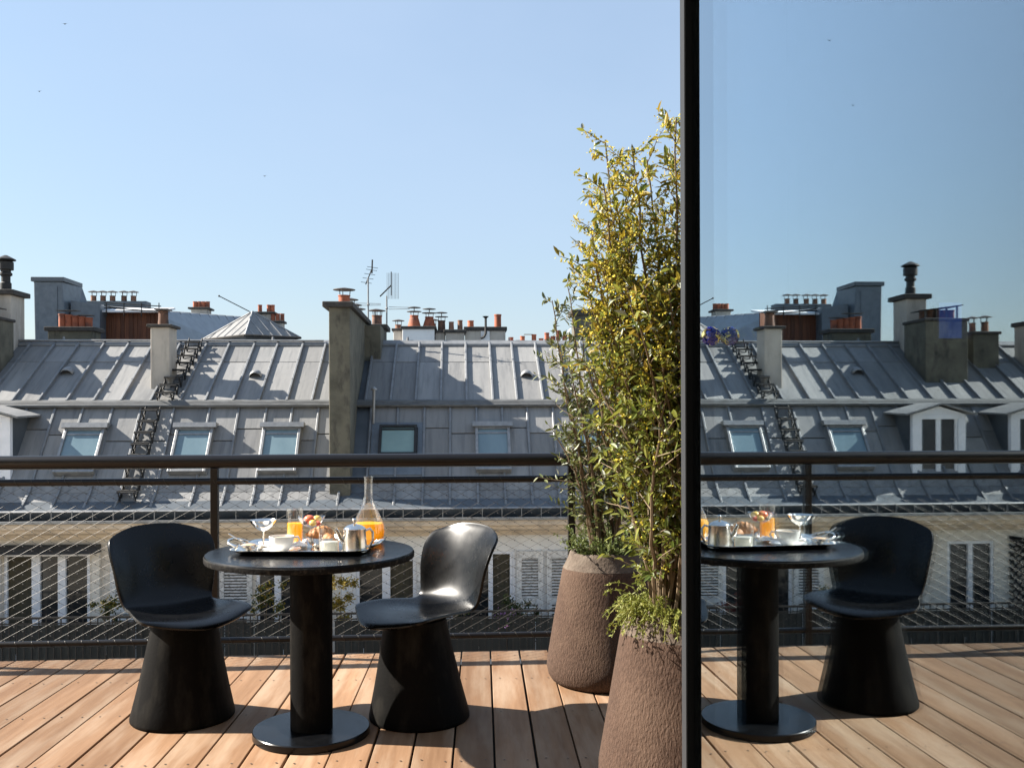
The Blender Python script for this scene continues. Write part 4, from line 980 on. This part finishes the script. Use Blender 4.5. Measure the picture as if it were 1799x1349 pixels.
shrub('olive_shrub', P1X, P1Y, .59, 'looser green shrub in the rear planter behind the blossoming one', st, .06, 'leaf_dark', .95, 8)

def trailing(x, y, z, label, m, n, spill, upr, seed, ln=.012):
    random.seed(seed)
    e = empty('trailing_plant', (x, y, z), 0, label, 'plant', 'low plants edging the planters')
    st_ = MB(); lf = MB()
    for i in range(n):
        a = random.uniform(0, 6.283)
        if spill: a = random.gauss(math.pi * 1.08, .9)
        r0 = random.uniform(.05, .145); p = Vector((r0 * math.cos(a), r0 * math.sin(a), 0)); out = Vector((math.cos(a), math.sin(a), 0))
        d = (out * random.uniform(.2, .9) + Vector((0, 0, random.uniform(.4, 1.2) * upr))).normalized() + rv() * .25
        pts = [p.copy()]; L0 = random.uniform(.05, .17)
        for s_ in range(7):
            d = (d + Vector((0, 0, -.28 if spill else -.05)) + rv() * .16).normalized(); p = p + d * L0 / 6
            rr_ = math.hypot(p.x, p.y)
            if p.z < .03 and .13 < rr_ < .175: p.z = .045
            pts.append(p.copy())
        st_.path(pts, .0012, 3, caps=False)
        for s_ in range(26):
            t = random.random() * 6.99; ii = int(t); q = pts[ii].lerp(pts[ii + 1], t - ii)
            leaf_faces(lf, q, (rv() + (pts[ii + 1] - pts[ii]).normalized() * .5), rv(), ln * random.uniform(.7, 1.3), ln * .42)
    st_.build('stem', m, e); props(lf.build('foliage', m, e), kind='stuff'); return e
trailing(P1X, P1Y, .60, 'spiky herb around the rim of the rear planter', 'leaf_herb', 150, False, 1.2, 21, .016)
trailing(P2X, P2Y, .605, 'lime green creeper spilling over the rim of the front planter', 'leaf_lime', 190, True, .8, 22, .014)

# ---------------- plants on the balcony opposite
def bush(name, x, y, z, rx, rz_, m, label, n=900, ln=.05, seed=1, second=None, cat='plant'):
    random.seed(seed)
    e = empty(name, bw(x, y, z), PHI, label, cat, 'plants on the balcony opposite')
    t = MB().lathe([(.10, 0), (.13, .22), (.14, .24), (.12, .24), (.01, .22)], 12).build('pot', 'terracotta_old', e, smooth=40)
    MB().path([(0, 0, .2), (.02, 0, .2 + rz_)], [.02, .008], 5).build('stem', 'bark', e)
    lf = MB(); lf2 = MB()
    cl = [(rv() * random.random() ** .5) for _ in range(14)]
    for i in range(n):
        c = random.choice(cl); q = Vector((c.x * rx, c.y * rx * .7, .25 + rz_ + c.z * rz_ * .55)) + rv() * random.random() * .11
        leaf_faces(lf2 if second and random.random() < .35 else lf, q, rv(), rv(), ln * random.uniform(.7, 1.3), ln * .5)
    props(lf.build('foliage', m, e), kind='stuff')
    if second: lf2.build('blossom', second, e)
bush('potted_bush', -1.98, 15.75, -2.9, .33, .95, 'leaf_gold', 'golden leaved bush on the balcony behind the table column', 1500, .05, 31)
bush('potted_bush', -3.2, 15.8, -2.9, .36, .88, 'leaf_mid', 'dark green bush on the balcony behind the left chair seat', 900, .05, 32, 'leaf_gold')
bush('potted_bush', -5.75, 15.8, -2.9, .30, .78, 'leaf_mid', 'green bush on the balcony below the shutter, behind the left chair back', 700, .05, 33, 'leaf_gold')
bush('potted_bush', 1.05, 15.8, -2.9, .36, .62, 'leaf_mid', 'dark plant on the balcony below the louvred shutter', 900, .05, 34)
bush('potted_flower', .80, 15.62, -2.9, .24, .52, 'leaf_mid', 'purple flowers at the balcony rail right of the chair', 500, .04, 35, 'petal')
bush('potted_bush', -.1, 15.8, -2.9, .28, .8, 'leaf_mid', 'small bush on the balcony hidden partly by the right chair', 500, .05, 36, 'leaf_herb')
bush('potted_bush', -4.1, 15.8, -2.9, .25, .6, 'red_leaf', 'reddish plant on the balcony under the left chair seat', 500, .05, 37)

# ================================================================ GLASS DOOR AND THE ROOM BEHIND IT
MA = -.0281
door = empty('glass_door', (.341, 0, 0), -MA, 'tall dark framed glass door mirroring the terrace and roofs', 'door')
# in the door's own frame x is away from the terrace, y runs along the pane
YF = 1.3375
MB().bx(0, .010, -1.2, YF, .05, 2.72).build('pane', 'door_glass', door)
MB().bx(-.0098, .011, YF, YF + .0255, .004, 2.78).build('frame_stile', 'frame_black', door)
MB().bx(-.0112, -.0098, YF + .002, YF + .0268, .004, 2.78).build('stile_sunlit', 'frame_sunlit', door)  # thin grey sheet, sunlight on the stile's left face put into colour
MB().bx(-.018, .045, -1.2, YF - .001, .004, .05).build('bottom_track', 'frame_black', door); MB().bx(-.018, .045, -1.2, YF - .001, 2.72, 2.78).build('head_frame', 'frame_black', door)
room = empty('interior_room', (1.6, 0, 0), 0, kind='structure', label='dark room behind the glass door', org=(1.6, 0, 0))
MB().bx(.36, 4, -1.49, 1.9, .003, .009).build('floor', 'room', room); MB().bx(.36, 4, -1.49, 1.9, 2.8, 2.9).build('ceiling', 'room', room)
MB().bx(4, 4.1, -1.49, 2.0, 0, 2.9).build('wall_right', 'room', room); MB().bx(.4, 4, -1.49, -1.4, 0.01, 2.79).build('wall_back', 'room', room); MB().bx(.6, 4, 1.9, 2.0, 0, 2.9).build('wall_front', 'room', room)
MB().add([(x_, y_, z_) for z_ in (.003, 2.8) for x_, y_ in ((.310, 1.356), (.335, 1.5), (.60, 1.9), (.62, 1.88), (.342, 1.494), (.316, 1.356))],
         [(0, 1, 7, 6), (1, 2, 8, 7), (2, 3, 9, 8), (3, 4, 10, 9), (4, 5, 11, 10), (5, 0, 6, 11)]).build('wall_reveal', 'room', room)
# hanging mosaic ball just inside the glass
ob = empty('glass_ornament', (.2952, 1.198, 1.409), 0, 'small blue and gold mosaic ball fixed to the door glass beside the frame', 'ornament')
bl = MB(); go = MB()
random.seed(4)
for i in range(60):
    d = rv(); q = d * .0165; t = d.orthogonal().normalized(); s_ = d.cross(t); a = random.uniform(0, 6.28); t, s_ = t * math.cos(a) + s_ * math.sin(a), s_ * math.cos(a) - t * math.sin(a)
    (go if i % 4 == 0 else bl).add([q + (t * u + s_ * v_) * .0045 + d * k_ for k_ in (-.002, .0015) for u, v_ in ((-1, -1), (1, -1), (1, 1), (-1, 1))],
                                   [(0, 3, 2, 1), (4, 5, 6, 7), (0, 1, 5, 4), (1, 2, 6, 5), (2, 3, 7, 6), (3, 0, 4, 7)])
bl.ball((0, 0, 0), .0145, 12, 8)
bl.build('glass_ball', 'orn_blue', ob); go.build('gold_tessera', 'orn_gold', ob); ob.scale = (.66, .66, .66)
# lit screen on the far wall of the room
scn = empty('wall_screen', (.953, 1.88, 1.497), 0, 'lit blue screen on the wall inside the room', 'screen')
MB().bx(-.026, .026, .0, .018, -.039, .039).build('housing', 'black_iron', scn); MB().bx(-.023, .023, -.002, .001, -.036, .036).build('display', 'screen', scn)
